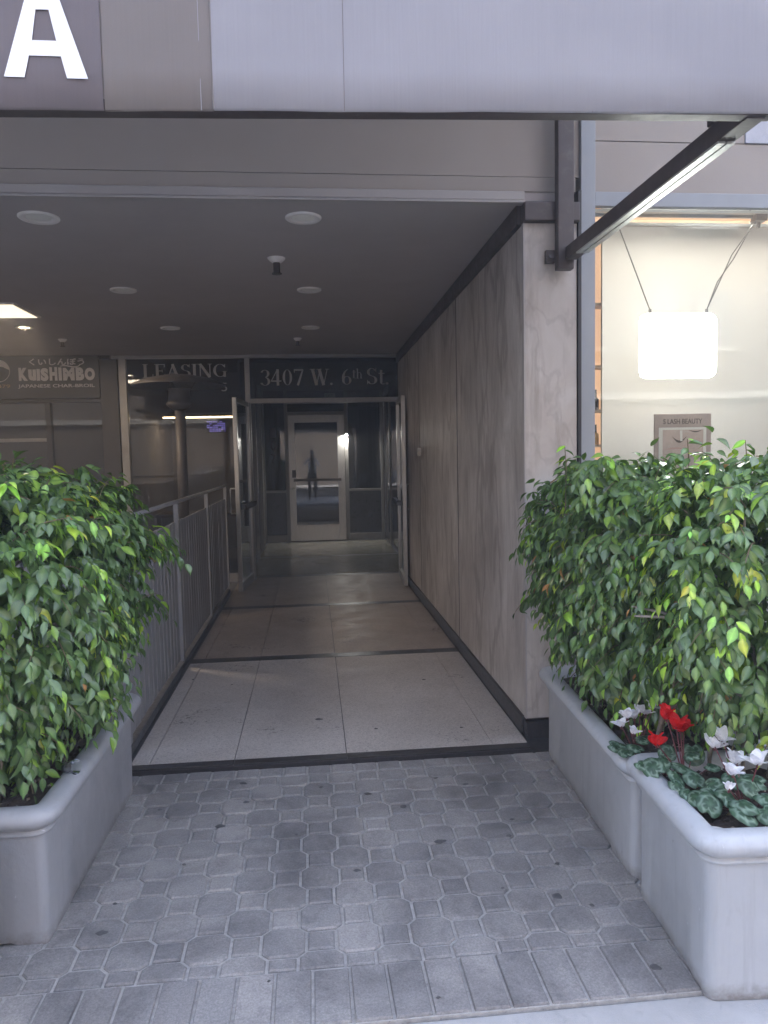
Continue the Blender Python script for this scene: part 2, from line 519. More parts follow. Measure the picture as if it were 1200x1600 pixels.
def text(name, s, x0, x1, z0, z1, y, m, parent, bold=0.0, ext=.0015, shear=0, flip=False):
    cu = bpy.data.curves.new(name, 'FONT')
    cu.body = s; cu.extrude = .01; cu.offset = bold; cu.shear = shear; cu.resolution_u = 4
    to = bpy.data.objects.new(name + '_source', cu)
    COL.objects.link(to)
    dg = bpy.context.evaluated_depsgraph_get()
    me = bpy.data.meshes.new_from_object(to.evaluated_get(dg))
    bpy.data.objects.remove(to); bpy.data.curves.remove(cu)
    n = len(me.vertices)
    co = np.empty(n * 3, 'f'); me.vertices.foreach_get('co', co); co = co.reshape(-1, 3)
    a, b = co.min(0), co.max(0)
    out = np.empty_like(co)
    out[:, 0] = x0 + (co[:, 0] - a[0]) / (b[0] - a[0]) * (x1 - x0)
    out[:, 2] = z0 + (co[:, 1] - a[1]) / (b[1] - a[1]) * (z1 - z0)
    out[:, 1] = y + np.where(co[:, 2] > 0, -ext, ext)
    me.vertices.foreach_set('co', out.ravel()); me.materials.clear(); me.materials.append(m); me.update()
    me.name = name
    return link(bpy.data.objects.new(name, me), parent)

# ------------------------------------------------------------------ setting: ground, road, pavement
FL = 0.03
g = MB().box(-40, 40, -30, 30, -.6, -.16).build('ground', MT['asphalt']); g['kind'] = 'structure'
road = MB().box(-40, 40, -11.5, -2.6, -.155, -.13).build('road', MT['asphalt']); road['kind'] = 'structure'
for k in range(-7, 8):
    box('lane_marking', (k * 5 - 1, k * 5 + 1.6, -7.1, -6.98, -.1299, -.126), MT['letter'], road)
fs = MB().box(-40, 40, -14.5, -11.52, -.155, 0).build('far_sidewalk', MT['concrete'], bevel=0); fs['kind'] = 'structure'
sw = bpy.data.objects.new('sidewalk', None); COL.objects.link(sw); sw['kind'] = 'structure'
for i in range(-12, 12):
    for (ya, yb) in ((-1.0, .38), (.39, 1.80)):
        if i * 1.5 < -19: continue
        box('concrete_slab', (i * 1.5 + .005, i * 1.5 + 1.495, ya, yb, -.12, -.002), MT['concrete'], sw, bevel=.006)
box('kerb', (-18, 18, -2.58, -1.01, -.15, -.004), MT['concrete'], sw, bevel=.02)
pv = MB().box(-6, 6, 1.806, 3.43, -.12, -.008).build('pavement', MT['sand']); pv['kind'] = 'structure'; pv.location.z = .012

def clip(poly, y, keep_above):
    out = []
    for i in range(len(poly)):
        a, b = poly[i], poly[(i + 1) % len(poly)]
        ia = (a[1] >= y) == keep_above; ib = (b[1] >= y) == keep_above
        if ia: out.append(a)
        if ia != ib:
            t = (y - a[1]) / (b[1] - a[1]); out.append((a[0] + t * (b[0] - a[0]), y))
    return out

def paver_mesh(poly, name, gap=.0035, ch=.006, h=.03):
    n = len(poly)
    cx = sum(p[0] for p in poly) / n; cy = sum(p[1] for p in poly) / n
    def inset(d):
        out = []
        for i in range(n):
            p0, p1, p2 = Vector(poly[i - 1]), Vector(poly[i]), Vector(poly[(i + 1) % n])
            e1 = (p1 - p0).normalized(); e2 = (p2 - p1).normalized()
            n1 = Vector((-e1.y, e1.x)); n2 = Vector((-e2.y, e2.x))
            bis = (n1 + n2); k = bis.dot(n1)
            out.append(p1 + bis * (d / max(k, .3)))
        return out
    a, b, c = inset(gap), inset(gap + .0015), inset(gap + ch)
    vs = [(p.x, p.y, -h) for p in a] + [(p.x, p.y, -.0045) for p in b] + [(p.x, p.y, 0) for p in c]
    fs = [(r * n + i, r * n + (i + 1) % n, (r + 1) * n + (i + 1) % n, (r + 1) * n + i) for r in (0, 1) for i in range(n)]
    fs.append(tuple(range(2 * n, 3 * n)))
    me = bpy.data.meshes.new(name); me.from_pydata(vs, [], fs); me.materials.append(MT['paver']); me.update()
    return me

P = .227; A_ = P * .605; B_ = P - A_; ha, hb = A_ / 2, B_ / 2
OCT = [(-hb, -ha), (hb, -ha), (ha, -hb), (ha, hb), (hb, ha), (-hb, ha), (-ha, hb), (-ha, -hb)]
SQ = [(-hb, -hb), (hb, -hb), (hb, hb), (-hb, hb)]
oct_me, sq_me = paver_mesh(OCT, 'octagonal_paver'), paver_mesh(SQ, 'square_paver')
def put_paver(me, name, x, y, t=1.0):
    o = bpy.data.objects.new(name, me); o.parent = pv
    o.location = (x, y, rng.uniform(-.0015, .0015))
    o.rotation_euler = (rng.gauss(0, .006) * t, rng.gauss(0, .006) * t, rng.gauss(0, .008))
    COL.objects.link(o)
Y0, Y1 = 2.018, 3.325
X_ph, Y_ph = -.124, 2.145
for j in range(-1, 13):
    y = Y_ph + j * P / 2
    for i in range(-14, 15):
        x = X_ph + i * P / 2
        if x < -1.12 or x > 1.2 + (0.0): continue
        if y < 2.3 and x < -1.02: continue
        is_oct = (i + j) % 2 == 0
        poly, me, nm = (OCT, oct_me, 'octagonal_paver') if is_oct else (SQ, sq_me, 'square_paver')
        h = ha if is_oct else hb
        if y - h >= Y0 - .001 and y + h <= Y1 + .001:
            put_paver(me, nm, x, y)
        else:
            pp = clip([(px, py + y) for px, py in poly], Y0, True)
            if len(pp) > 2: pp = clip(pp, Y1, False)
            if len(pp) < 3 or max(q[1] for q in pp) - min(q[1] for q in pp) < .016: continue
            cc = [(a, b - y) for a, b in pp]
            # drop repeated corners
            c2 = [q for k, q in enumerate(cc) if (Vector(q) - Vector(cc[k - 1])).length > .004]
            if len(c2) >= 3: put_paver(paver_mesh(c2, nm), nm, x, y, .3)
rect = paver_mesh([(-.0525, -.105), (.0525, -.105), (.0525, .105), (-.0525, .105)], 'rectangular_paver', gap=.0025, ch=.004)
small = paver_mesh([(-.055, -.05), (.055, -.05), (.055, .05), (-.055, .05)], 'edge_paver')
k = 0
x = -1.25
while x < 1.25:
    put_paver(rect, 'rectangular_paver', x, 1.911); x += .1055
x = -1.0
while x < 1.22:
    put_paver(small, 'edge_paver', x, 3.377, .4); x += .1105

def blob(name, x, y, z, r, parent, m, h=.0022, seed=0):
    q = random.Random(seed); n = 12; ph = q.random() * 6
    pts = [(x + r * (1 + .28 * math.sin(2 * a + ph) + .12 * q.uniform(-1, 1)) * math.cos(a), y + r * .8 * (1 + .2 * math.sin(3 * a + ph)) * math.sin(a)) for a in [k * 2 * math.pi / n for k in range(n)]]
    vs = [(p[0], p[1], z) for p in pts] + [(x + (p[0] - x) * .7, y + (p[1] - y) * .7, z + h) for p in pts]
    fs = [(i, (i + 1) % n, (i + 1) % n + n, i + n) for i in range(n)] + [tuple(range(n, 2 * n))]
    MB().add(vs, fs).build(name, m, parent, fix=False)
for i, (x, y) in enumerate([(.34, 2.95), (.444, 2.655), (.711, 2.661), (.758, 2.784), (-.688, 2.259), (.929, 1.90), (.765, 2.263), (-.318, 3.082), (-.674, 3.063), (.203, 3.087), (-.349, 3.272), (-.402, 2.886), (-.688, 2.409), (.6, 2.33), (.52, 3.2), (.83, 2.45), (.12, 2.5), (-.5, 2.62), (.3, 1.86), (.86, 2.2), (.0, 3.18), (.64, 3.12), (-.1, 2.78), (-.16, 1.98)]):
    blob('gum_spot', x, y, .0012, [.017, .02, .012, .009, .016][i % 5] * (1 if i < 12 else .6), pv, MT['gum'], seed=i)
# little dry leaves and litter on the paving
lit_ = MB()
for i in range(60):
    x = rng.choice([rng.uniform(-.8, .95), rng.uniform(.8, 1.0), rng.uniform(-.8, -.6)]); y = rng.uniform(1.85, 3.4); a = rng.uniform(0, 6.3); l = rng.uniform(.004, .012); w = l * rng.uniform(.12, .4)
    c, s = math.cos(a), math.sin(a)
    vs = [(x + c * l, y + s * l, .004), (x - s * w, y + c * w, .007), (x - c * l, y - s * l, .004), (x + s * w, y - c * w, .003)]
    lit_.add(vs, [(0, 1, 2, 3)], i % 3)
o = lit_.build('leaf_litter', [MT['soil'], MT['bark'], MT['poster_mat']], fix=False); tag(o, 'tiny dry leaf scraps and straw scattered over the grey pavers', 'litter', kind='stuff')
# ------------------------------------------------------------------ lobby floor
lf = MB().box(-.93, 1.26, 3.44, 12.8, -.1, FL - .008).build('lobby_floor', MT['black_stone']); lf['kind'] = 'structure'
XJ = [-.90, -.81, -.41, .13, .86, 1.035]
bands = [(3.445, 3.50), (5.25, 5.36), (7.13, 7.24), (9.0, 9.1), (10.75, 10.85), (12.7, 12.79)]
for y0, y1 in bands:
    xs = [-.90, -.41, .13, 1.035] if y0 < 5 else [-.90, 1.035]
    for a, b in zip(xs[:-1], xs[1:]):
        if y0 > 9.05: a, b = -.80, 1.24
        box('black_stone_strip', (a + .001, b - .001, y0, y1, FL - .06 if y0 < 4 else FL - .008, FL + .001), MT['black_stone'], lf, bevel=.002)
for bi in range(5):
    y0, y1 = bands[bi][1] + .002, bands[bi + 1][0] - .002
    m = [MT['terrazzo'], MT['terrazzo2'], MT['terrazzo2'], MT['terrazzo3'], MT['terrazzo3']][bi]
    xs = XJ if bi < 2 else [-.90, -.41, .13, 1.035] if bi == 2 else [-.80, 1.24]
    ym = (y0 + y1) / 2
    for a, b in zip(xs[:-1], xs[1:]):
        for (ya, yb) in (((y0, ym - .0006), (ym + .0006, y1)) if bi < 3 else ((y0, y1),)):
            gx = .0022 if a in (-.81, -.41, .13) or b in (-.81, -.41, .13) else .0005
            box('terrazzo_slab', (a + gx, b - gx, ya, yb, FL - .008, FL), m, lf)
for i, (x, y) in enumerate([(0, 3.99), (.68, 4.61), (-.82, 4.86), (-.55, 4.7), (.3, 3.8), (.75, 3.75)]):
    blob('gum_spot', x, y, FL + .0005, [.02, .011, .01, .008, .009, .008][i], lf, MT['gum'], seed=i + 40)
gr = MB()
for i in range(520):
    w = rng.random()
    if w < .4: x, y = rng.gauss(.78, .13), 3.56 + abs(rng.gauss(0, .22))
    elif w < .7: x, y = rng.uniform(-.88, .9), 3.56 + abs(rng.gauss(0, .06))
    elif w < .85: x, y = rng.gauss(-.62, .1), 3.56 + abs(rng.gauss(0, .25))
    else: x, y = rng.uniform(-.85, 1), rng.uniform(3.6, 5.2)
    if not (-.88 < x < 1.02): continue
    r = rng.uniform(.0012, .0045); a = rng.random() * 6
    gr.add([(x + r * math.cos(a + k * 2.1), y + r * .8 * math.sin(a + k * 2.1), FL + .0015) for k in range(3)] , [(0, 1, 2)])
tag(gr.build('floor_grit', MT['gum'], lf, fix=False), kind='stuff')
pf = MB().box(-6, -.935, 3.44, 8.8, -.1, .015).build('patio_floor', MT['dark_floor']); pf['kind'] = 'structure'

# ------------------------------------------------------------------ ceiling
CZ = 2.69
ce = MB().box(-6, 1.30, 3.605, 8.8, CZ, CZ + .12).build('ceiling', MT['ceiling']); ce['kind'] = 'structure'

# ------------------------------------------------------------------ building shell
bd = thing('commercial_building', 'grey street-front commercial building over the recessed entrance passage', 'building', (0, 3.6, 0))
bd_off = Vector((0, -3.6, 0))
def bpart(name, dims, m, bevel=0):
    o = box(name, dims, m, None, bevel); o.parent = bd; o.location = bd_off; return o
bpart('fascia_wall', (-6, 1.337, 3.6, 3.9, 2.812, 3.6), MT['soffit'])
bpart('fascia_lip', (-6, 1.32, 3.597, 3.72, 2.7405, 2.809), MT['soffit'], .003)
bpart('fascia_moulding', (-6, 1.06, 3.580, 3.70, 2.695, 2.7375), MT['moulding'], .005)
bpart('fascia_bead', (-6, 1.06, 3.572, 3.62, 2.680, 2.692), MT['moulding'], .003)
bpart('window_head_panel', (1.413, 8, 3.6, 3.9, 2.742, 2.985), MT['soffit'])
bpart('upper_window_panel', (1.413, 2.188, 3.6, 3.9, 2.99, 3.6), MT['soffit'])
bpart('daylit_wall_band', (2.19, 8, 3.592, 3.9, 2.99, 3.6), MT['upper'])  # paler bluish colour paints in the daylight falling on this wall
bpart('upper_wall', (-32, 32, 3.6, 3.95, 3.605, 17), MT['upper'])  # out of view; height and width set to keep the street in shade
bpart('neighbour_wall', (-32, -6.31, 3.61, 3.94, 0, 3.6), MT['upper'])
bpart('neighbour_wall', (8.01, 32, 3.61, 3.94, 0, 3.6), MT['upper'])
bpart('roof', (-8, 8, 3.96, 17, 3.3, 3.5), MT['dark_room'])
bpart('side_wall', (-6.3, -6.01, 3.44, 13, 0, 3.29), MT['dark_room'])
bpart('side_wall', (7.8, 8.0, 3.96, 9, 0, 3.29), MT['dark_room'])
bpart('back_wall', (-6, 8, 16.8, 17, 0, 3.29), MT['dark_room'])
# dim office behind the left glazing
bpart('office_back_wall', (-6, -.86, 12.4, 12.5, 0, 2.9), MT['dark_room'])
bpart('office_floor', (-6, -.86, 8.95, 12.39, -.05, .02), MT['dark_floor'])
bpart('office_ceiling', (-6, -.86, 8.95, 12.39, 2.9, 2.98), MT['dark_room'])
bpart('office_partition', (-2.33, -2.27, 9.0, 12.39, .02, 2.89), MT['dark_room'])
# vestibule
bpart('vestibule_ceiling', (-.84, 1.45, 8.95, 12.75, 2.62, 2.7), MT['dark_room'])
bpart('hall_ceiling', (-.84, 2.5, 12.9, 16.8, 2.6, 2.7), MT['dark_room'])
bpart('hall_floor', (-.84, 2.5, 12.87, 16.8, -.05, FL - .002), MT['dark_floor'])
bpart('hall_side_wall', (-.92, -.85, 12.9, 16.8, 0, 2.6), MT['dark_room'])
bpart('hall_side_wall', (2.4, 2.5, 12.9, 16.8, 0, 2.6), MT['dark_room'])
# thin slot lit in the hall seen through the glass
# shop room
bpart('shop_floor', (1.36, 7.8, 3.75, 8.4, -.05, .3), MT['dark_floor'])
bpart('shop_back_wall', (1.36, 7.8, 8.4, 8.5, 0, 3.2), MT['shop_wall'])
bpart('shop_ceiling', (1.36, 7.8, 3.92, 8.4, 2.9, 3.0), MT['shop_wall'])
bpart('shop_side_wall', (1.345, 1.40, 4.1, 8.4, .3, 2.9), MT['shop_wall'])

# ------------------------------------------------------------------ marble wall on the right
mw = thing('marble_wall', 'long wall of tall streaked grey-brown marble slabs on the right of the passage', 'wall', (1.06, 3.6, 0))
def mpart(name, dims, m, bevel=0):
    o = box(name, dims, m, None, bevel); o.parent = mw; o.location = (-1.06, -3.6, 0); return o
mpart('wall_core', (1.078, 1.322, 3.63, 8.95, 0, 2.69), MT['dark_room'])
for y0, y1 in ((3.604, 5.268), (5.302, 7.151), (7.185, 8.95)):
    mpart('marble_slab', (1.052, 1.076, y0, y1, .125, 2.585), MT['marble'], .0025)
o = mpart('marble_slab', (1.056, 1.318, 3.575, 3.602, .125, 2.585), MT['pillar'], .003)
o['label'] = 'pale end slab of weathered cream marble facing the street'
for yj in (5.285, 7.168):
    mpart('joint_filler', (1.0535, 1.0775, yj - .0145, yj + .0145, .125, 2.585), MT['black'])
mpart('corner_bead', (1.049, 1.0555, 3.572, 3.603, .125, 2.585), MT['moulding'])
mpart('baseboard', (1.040, 1.077, 3.62, 8.95, FL, .122), MT['black_stone'], .003)
mpart('base_block', (1.052, 1.32, 3.568, 3.618, 0, .105), MT['black_stone'], .004)
mpart('top_trim', (1.030, 1.077, 3.62, 8.9, 2.588, 2.685), MT['bronze'], .003)
mpart('trim_block', (1.048, 1.322, 3.54, 3.618, 2.588, 2.678), MT['bronze'], .006)
mpart('joint_filler', (1.3215, 1.337, 3.565, 3.66, 0, 2.74), MT['black'])
o = MB().box(-.028, .028, -.014, .014, -.04, .04).box(-.022, .022, -.019, -.014, -.034, .0).build('thermostat_box', MT['white_plastic'], bevel=.003)
o.location = (1.0378, 7.1, 1.51); o.rotation_euler = (0, 0, -math.pi / 2)
tag(o, 'small white wall box on the marble slabs near the right glass door', 'wall box')

# ------------------------------------------------------------------ recessed lights and sprinklers in the ceiling
def downlight(x, y, r, label, lit=False):
    t = thing('recessed_ceiling_light', label, 'ceiling light', (x, y, CZ), group='round recessed lights in the passage ceiling')
    MB().lathe([(r, 0), (r, -.006), (r * .93, -.011), (r * .66, -.007), (r * .60, -.002)], n=36).build('trim_ring', MT['lamp_trim'], t, smooth=True, fix=False)
    MB().lathe([(r * .61, -.003), (r * .5, -.0045), (.0005, -.0055)], n=36, cap=False).build('lens', MT['lit'] if lit else MT['lamp_lens'], t, smooth=True, fix=False)
    return t
downlight(-1.316, 3.90, .098, 'large unlit recessed light at the far left near the passage mouth')
downlight(-.01, 3.86, .092, 'large unlit recessed light near the passage mouth, above the walkway')
downlight(-1.301, 5.49, .092, 'unlit recessed light over the patio, in the second row from the street')
downlight(.014, 5.47, .088, 'unlit recessed light over the walkway just beyond the nearer sprinkler')
downlight(-1.262, 7.03, .088, 'unlit recessed light in the row nearest the LEASING window')
downlight(.02, 7.02, .085, 'unlit recessed light nearest the 3407 transom')
downlight(-2.528, 6.97, .075, 'lit warm round recessed light above the restaurant sign', True)
t = thing('square_ceiling_light', 'lit square cream ceiling light panel at the left edge, above the restaurant sign', 'ceiling light', (-2.52, 6.2, CZ))
MB().box(-.31, .31, -.28, .28, -.012, 0).build('frame', MT['lamp_trim'], t, bevel=.003)
MB().box(-.285, .285, -.255, .255, -.016, -.0125).build('diffuser', MT['lit_panel'], t)
def lamp(name, loc, size, power, color, parent=None, rot=(0, 0, 0)):
    ld = bpy.data.lights.new(name, 'AREA'); ld.shape = 'RECTANGLE'; ld.size, ld.size_y = size; ld.energy = power; ld.color = color
    lo = bpy.data.objects.new(name, ld); lo.location = loc; lo.rotation_euler = rot; lo.parent = parent; COL.objects.link(lo); return lo
lamp('panel_lamp', (0, 0, -.02), (.56, .5), 3.2, (1, .82, .62), t)
lamp('downlight_lamp', (-2.528, 6.97, CZ - .02), (.09, .09), .7, (1, .74, .48))
def sprinkler(x, y, s, label):
    t = thing('ceiling_sprinkler', label, 'sprinkler', (x, y, CZ), group='pendent sprinklers under the passage ceiling')
    MB().lathe([(.042 * s, 0), (.042 * s, -.004), (.03 * s, -.02), (.018 * s, -.03)], n=20).build('escutcheon', MT['lamp_trim'], t, smooth=True, fix=False)
    MB().lathe([(.016 * s, -.028), (.016 * s, -.06 * s - .01)], n=12, cap=True).lathe([(.024 * s, -.07 * s), (.024 * s, -.074 * s)], n=14, cap=True).build('sprinkler_head', MT['bronze'], t)
sprinkler(-.182, 4.63, 1.3, 'nearer ceiling sprinkler hanging between two round lights')
sprinkler(-2.42, 7.65, 1.0, 'far ceiling sprinkler above the restaurant sign on the left')
sprinkler(-.112, 7.65, 1.0, 'far ceiling sprinkler just in front of the 3407 transom')

# ------------------------------------------------------------------ storefront across the passage (Y = 8.85)
SY = 8.85
def serif_polys(ch):
    """serif letters as strokes in a box of height 1; returns (width, list of polygons)"""
    out = []; T, t, s = .17, .055, .035
    def bar(x0, y0, x1, y1, w, w2=None):
        w2 = w if w2 is None else w2
        d = Vector((x1 - x0, y1 - y0)).normalized(); n = Vector((-d.y, d.x))
        out.append([(x0 + n.x * w / 2, y0 + n.y * w / 2), (x0 - n.x * w / 2, y0 - n.y * w / 2), (x1 - n.x * w2 / 2, y1 - n.y * w2 / 2), (x1 + n.x * w2 / 2, y1 + n.y * w2 / 2)])
    def srf(x, y, w=.34): out.append([(x - w / 2, y), (x + w / 2, y), (x + w / 2, y + s), (x - w / 2, y + s)])
    def arc(cx, cy, rx, ry, a0, a1, thin, thick, n=14, side=True):
        P_ = []
        for i in range(n + 1):
            a = R(a0 + (a1 - a0) * i / n); w = thin + (thick - thin) * abs(math.cos(a)) ** 1.3
            P_.append(((cx + (rx + w / 2) * math.cos(a), cy + (ry + w / 4) * math.sin(a)), (cx + (rx - w / 2) * math.cos(a), cy + (ry - w / 4) * math.sin(a))))
        for a, b in zip(P_[:-1], P_[1:]): out.append([a[0], a[1], b[1], b[0]])
    if ch == 'L': bar(.2, 0, .2, 1, T); srf(.2, 0); srf(.2, 1 - s); bar(.2, .03, .66, .03, t); bar(.65, 0, .66, .26, .05); w = .72
    elif ch == 'E': bar(.2, 0, .2, 1, T); srf(.14, 0, .22); srf(.14, 1 - s, .22); bar(.2, .03, .66, .03, t); bar(.2, .97, .64, .97, t); bar(.2, .5, .5, .5, t); bar(.65, 0, .66, .26, .05); bar(.63, .76, .64, 1, .05); bar(.5, .4, .5, .6, .04); w = .72
    elif ch == 'A': bar(.12, 0, .43, 1, .06); bar(.7, 0, .4, 1, T); srf(.12, 0, .28); srf(.7, 0, .34); bar(.22, .33, .6, .33, t); w = .86
    elif ch == 'S': arc(.33, .74, .2, .22, 20, 270, .06, .15); arc(.33, .27, .22, .23, -160, 90, .06, .15); bar(.55, .74, .56, .99, .04); bar(.08, .02, .09, .28, .04); w = .66
    elif ch == 'I': bar(.2, 0, .2, 1, T); srf(.2, 0); srf(.2, 1 - s); w = .4
    elif ch == 'N': bar(.15, 0, .15, 1, .06); bar(.14, 1, .72, 0, T); bar(.74, 0, .74, 1, .06); srf(.15, 0, .26); srf(.1, 1 - s, .24); srf(.74, 1 - s, .26); w = .9
    elif ch == 'G': arc(.46, .5, .34, .47, 40, 320, .05, .17); bar(.73, .02, .73, .42, .15); srf(.73, .42, .28); bar(.74, .72, .75, .98, .04); w = .9
    elif ch == '3': arc(.3, .74, .19, .22, -80, 160, .05, .14); arc(.3, .26, .22, .24, -160, 85, .05, .15); w = .6
    elif ch == '4': bar(.42, 0, .42, 1, .15); bar(.05, .29, .4, .97, .05); bar(.04, .28, .62, .28, .08); w = .66
    elif ch == '0': arc(.3, .5, .2, .47, 0, 360, .04, .14, 26); w = .62
    elif ch == '7': bar(.07, .95, .58, .95, .1); bar(.56, .95, .26, 0, .09, .14); bar(.08, .78, .07, .98, .04); w = .62
    elif ch == 'W': bar(.12, 1, .34, 0, T); bar(.34, 0, .56, 1, .05); bar(.5, 1, .74, 0, T); bar(.74, 0, .96, 1, .05); srf(.12, 1 - s, .3); srf(.5, 1 - s, .28); srf(.96, 1 - s, .24); w = 1.08
    elif ch == '.': out.append([(.1 + .08 * math.cos(a * .7854), .07 + .08 * math.sin(a * .7854)) for a in range(8)]); w = .26
    elif ch == '6': arc(.32, .28, .2, .25, 0, 360, .04, .14, 22); arc(.5, .42, .38, .56, 105, 190, .05, .14); w = .62
    elif ch == 't': bar(.18, .12, .18, .86, .13); bar(.04, .66, .36, .66, .05); arc(.27, .12, .1, .1, 180, 320, .04, .08, 6); w = .4
    elif ch == 'h': bar(.14, 0, .14, 1, .12); bar(.46, 0, .46, .42, .12); arc(.3, .42, .16, .2, 0, 180, .05, .11, 8); srf(.14, 0, .24); srf(.46, 0, .24); srf(.1, 1 - s, .14); w = .62
    else: w = .35
    return w, out

def serif_text(name, parts, x0, x1, z0, y, m, parent):
    """parts: list of (string, size, rise)"""
    adv = 0; polys = []
    for st, size, rise in parts:
        for ch in st:
            w, pl = serif_polys(ch)
            polys.append([[(adv + a * size, rise + b * size) for a, b in p] for p in pl]); adv += w * size
    k = (x1 - x0) / adv; objs = []
    for pl in polys:
        if not pl: continue
        mb = MB()
        for i, p in enumerate(pl):
            yy = y - .0006 * (i % 7)
            # orientation facing the street
            area = sum(p[j - 1][0] * p[j][1] - p[j][0] * p[j - 1][1] for j in range(len(p)))
            q = p if area > 0 else p[::-1]
            mb.prism([(x0 + a * k, z0 + b) for a, b in q], yy - .002, yy)
        objs.append(mb.build(name, m, parent, fix=False))
    return objs

sf = thing('glass_storefront', 'aluminium framed glass entrance front with street number transom across the passage', 'storefront', (0, SY, 0))
def spart(name, dims, m, bevel=.003, par=None):
    o = box(name, dims, m, None, bevel); o.parent = par or sf; o.location = (0, -SY, 0) if not par else (0, 0, 0); return o
for x0, x1 in ((-2.185, -2.10), (-.755, -.70), (1.055, 1.125)):
    spart('frame_post', (x0, x1, SY - .05, SY + .05, FL, 2.648), MT['alu_dull'])
spart('frame_head', (-2.26, 1.17, SY - .051, SY + .05, 2.65, 2.688), MT['alu_dull'])
spart('transom_bar', (-.698, 1.053, SY - .05, SY + .05, 2.125, 2.178), MT['alu_dull'])
spart('sill', (-2.098, -.757, SY - .05, SY + .05, .02, .12), MT['alu_dull'])
spart('transom_glass', (-.698, 1.053, SY - .004, SY + .004, 2.18, 2.648), MT['glass'], 0)
spart('window_glass', (-2.098, -.757, SY - .004, SY + .004, .122, 2.648), MT['glass'], 0)
grp = serif_text('number_letter', [('3407', .19, 0), (' ', .2, 0), ('W.', .19, 0), (' ', .22, 0), ('6', .19, 0), ('th', .115, .075), (' ', .10, 0), ('St.', .20, 0)], -.585, .955, 2.33, SY - .006, MT['frost'], None)
grp += serif_text('leasing_letter', [('LEASING', .155, 0)], -1.93, -.955, 2.435, SY - .006, MT['frost'], None)
grp.append(text('telephone_digit', '5', -1.03, -.965, 2.27, 2.37, SY - .006, MT['frost'], None))
for o in grp: o.parent = sf; o.location = (0, -SY, 0)
# violet LED sign in the window
t = thing('violet_led_sign', 'small violet glowing sign hung inside the left window near the open door', 'sign', (-1.12, SY + .08, 1.87))
MB().box(-.115, .115, .0, .02, -.075, .075).build('sign_board', MT['black'], t, bevel=.003)
nb = MB()
for r_ in range(6):
    x = -.105 + (.0 if r_ > 1 else .03)
    while x < .1:
        w = rng.uniform(.008, .03)
        if rng.random() < .8: nb.box(x, min(x + w, .108), -.003, -.001, -.065 + r_ * .022, -.05 + r_ * .022)
        x += w + .006
tag(nb.build('lit_characters', MT['neon'], t, fix=False), kind='stuff')
# things inside the dim office: a desk, warm bulbs, chair backs
t = thing('office_desk', 'dark desk seen dimly through the LEASING window', 'desk', (-1.55, 10.6, 0))
MB().box(-.6, .6, -.35, .35, .70, .74).build('desk_top', MT['bronze'], t, bevel=.004)
for sx in (-1, 1): MB().box(sx * .55 - .03, sx * .55 + .03, -.33, .33, .02, .70).build('desk_leg', MT['bronze'], t)
t = thing('tube_ceiling_light', 'thin lit tube light inside behind the LEASING window', 'ceiling light', (-1.6, 11.2, 2.12))
lamp('tube_lamp', (-.05, 0, -.03), (1.0, .03), 1.2, (1, .8, .6), t)
MB().box(-.6, .5, -.03, .03, 0, .05).build('fitting', MT['lamp_trim'], t)
MB().tube([(-.57, 0, -.015), (.47, 0, -.015)], .012, 8).build('tube', MT['lit'], t)
MB().tube([(-.5, 0, .05), (-.5, 0, .77)], .006, 6).tube([(.4, 0, .05), (.4, 0, .77)], .006, 6).build('hanging_rod', MT['wire'], t)

# restaurant front to the left
rf = thing('glazed_storefront', 'dark glazed restaurant front with brown column at the left end of the passage', 'storefront', (-3.6, SY, 0))
def rpart(name, dims, m, bevel=.003):
    o = box(name, dims, m, None, bevel); o.parent = rf; o.location = (3.6, -SY, 0); return o
rpart('brown_column', (-2.38, -2.19, SY - .09, SY + .1, .02, 2.64), MT['sign_brown'])
for x0, x1 in ((-3.02, -2.96), (-3.72, -3.66), (-4.5, -4.44)):
    rpart('frame_post', (x0, x1, SY - .04, SY + .04, .1, 2.16), MT['sign_brown'])
rpart('frame_head', (-6, -2.382, SY - .04, SY + .04, 2.162, 2.2), MT['sign_brown'])
rpart('sill', (-6, -2.382, SY - .05, SY + .05, .02, .1), MT['sign_brown'])
rpart('mid_rail', (-3.658, -3.022, SY - .035, SY + .035, 1.72, 1.76), MT['alu_dull'])
for x0, x1 in ((-2.958, -2.382), (-3.658, -3.022), (-4.438, -3.722), (-6, -4.502)):
    rpart('window_glass', (x0, x1, SY - .004, SY + .004, .1, 2.16), MT['glass'], 0)
rs = thing('restaurant_sign', 'dark brown restaurant sign with Japanese lettering above KUISHIMBO and JAPANESE CHAR-BROIL', 'sign', (-4, SY - .1, 2.2))
KY = SY - .1
def off(o, par, v): o.parent = par; o.location = v; return o
off(box('sign_board', (-5.6, -2.385, KY, KY + .09, 2.205, 2.685), MT['sign_brown'], None, .004), rs, (4, -KY, -2.2))
KO = (4, -KY, -2.2)
sc_ = KY / 8.95
def kx(px): return (-3.337 + (px - 30) / 120 * .858) * sc_
def kz(z): return 1.47 + (z - 1.47) * sc_
off(text('hiragana_lettering', 'くいしんぼう', kx(47), kx(133), kz(2.60), kz(2.68), KY - .003, MT['sign_text'], None, .02), rs, KO)
sw_ = MB()
pts = [(kx(95 + i * 3.6), KY - .004, kz(2.588 + .008 * math.sin(i * .8) + (.03 * max(0, i - 8) / 2))) for i in range(11)]
sw_.tube(pts, [.003 + .006 * math.sin(i / 10 * 3.14) for i in range(11)], 6)
off(sw_.build('brush_swash', MT['sign_text'], None), rs, KO)
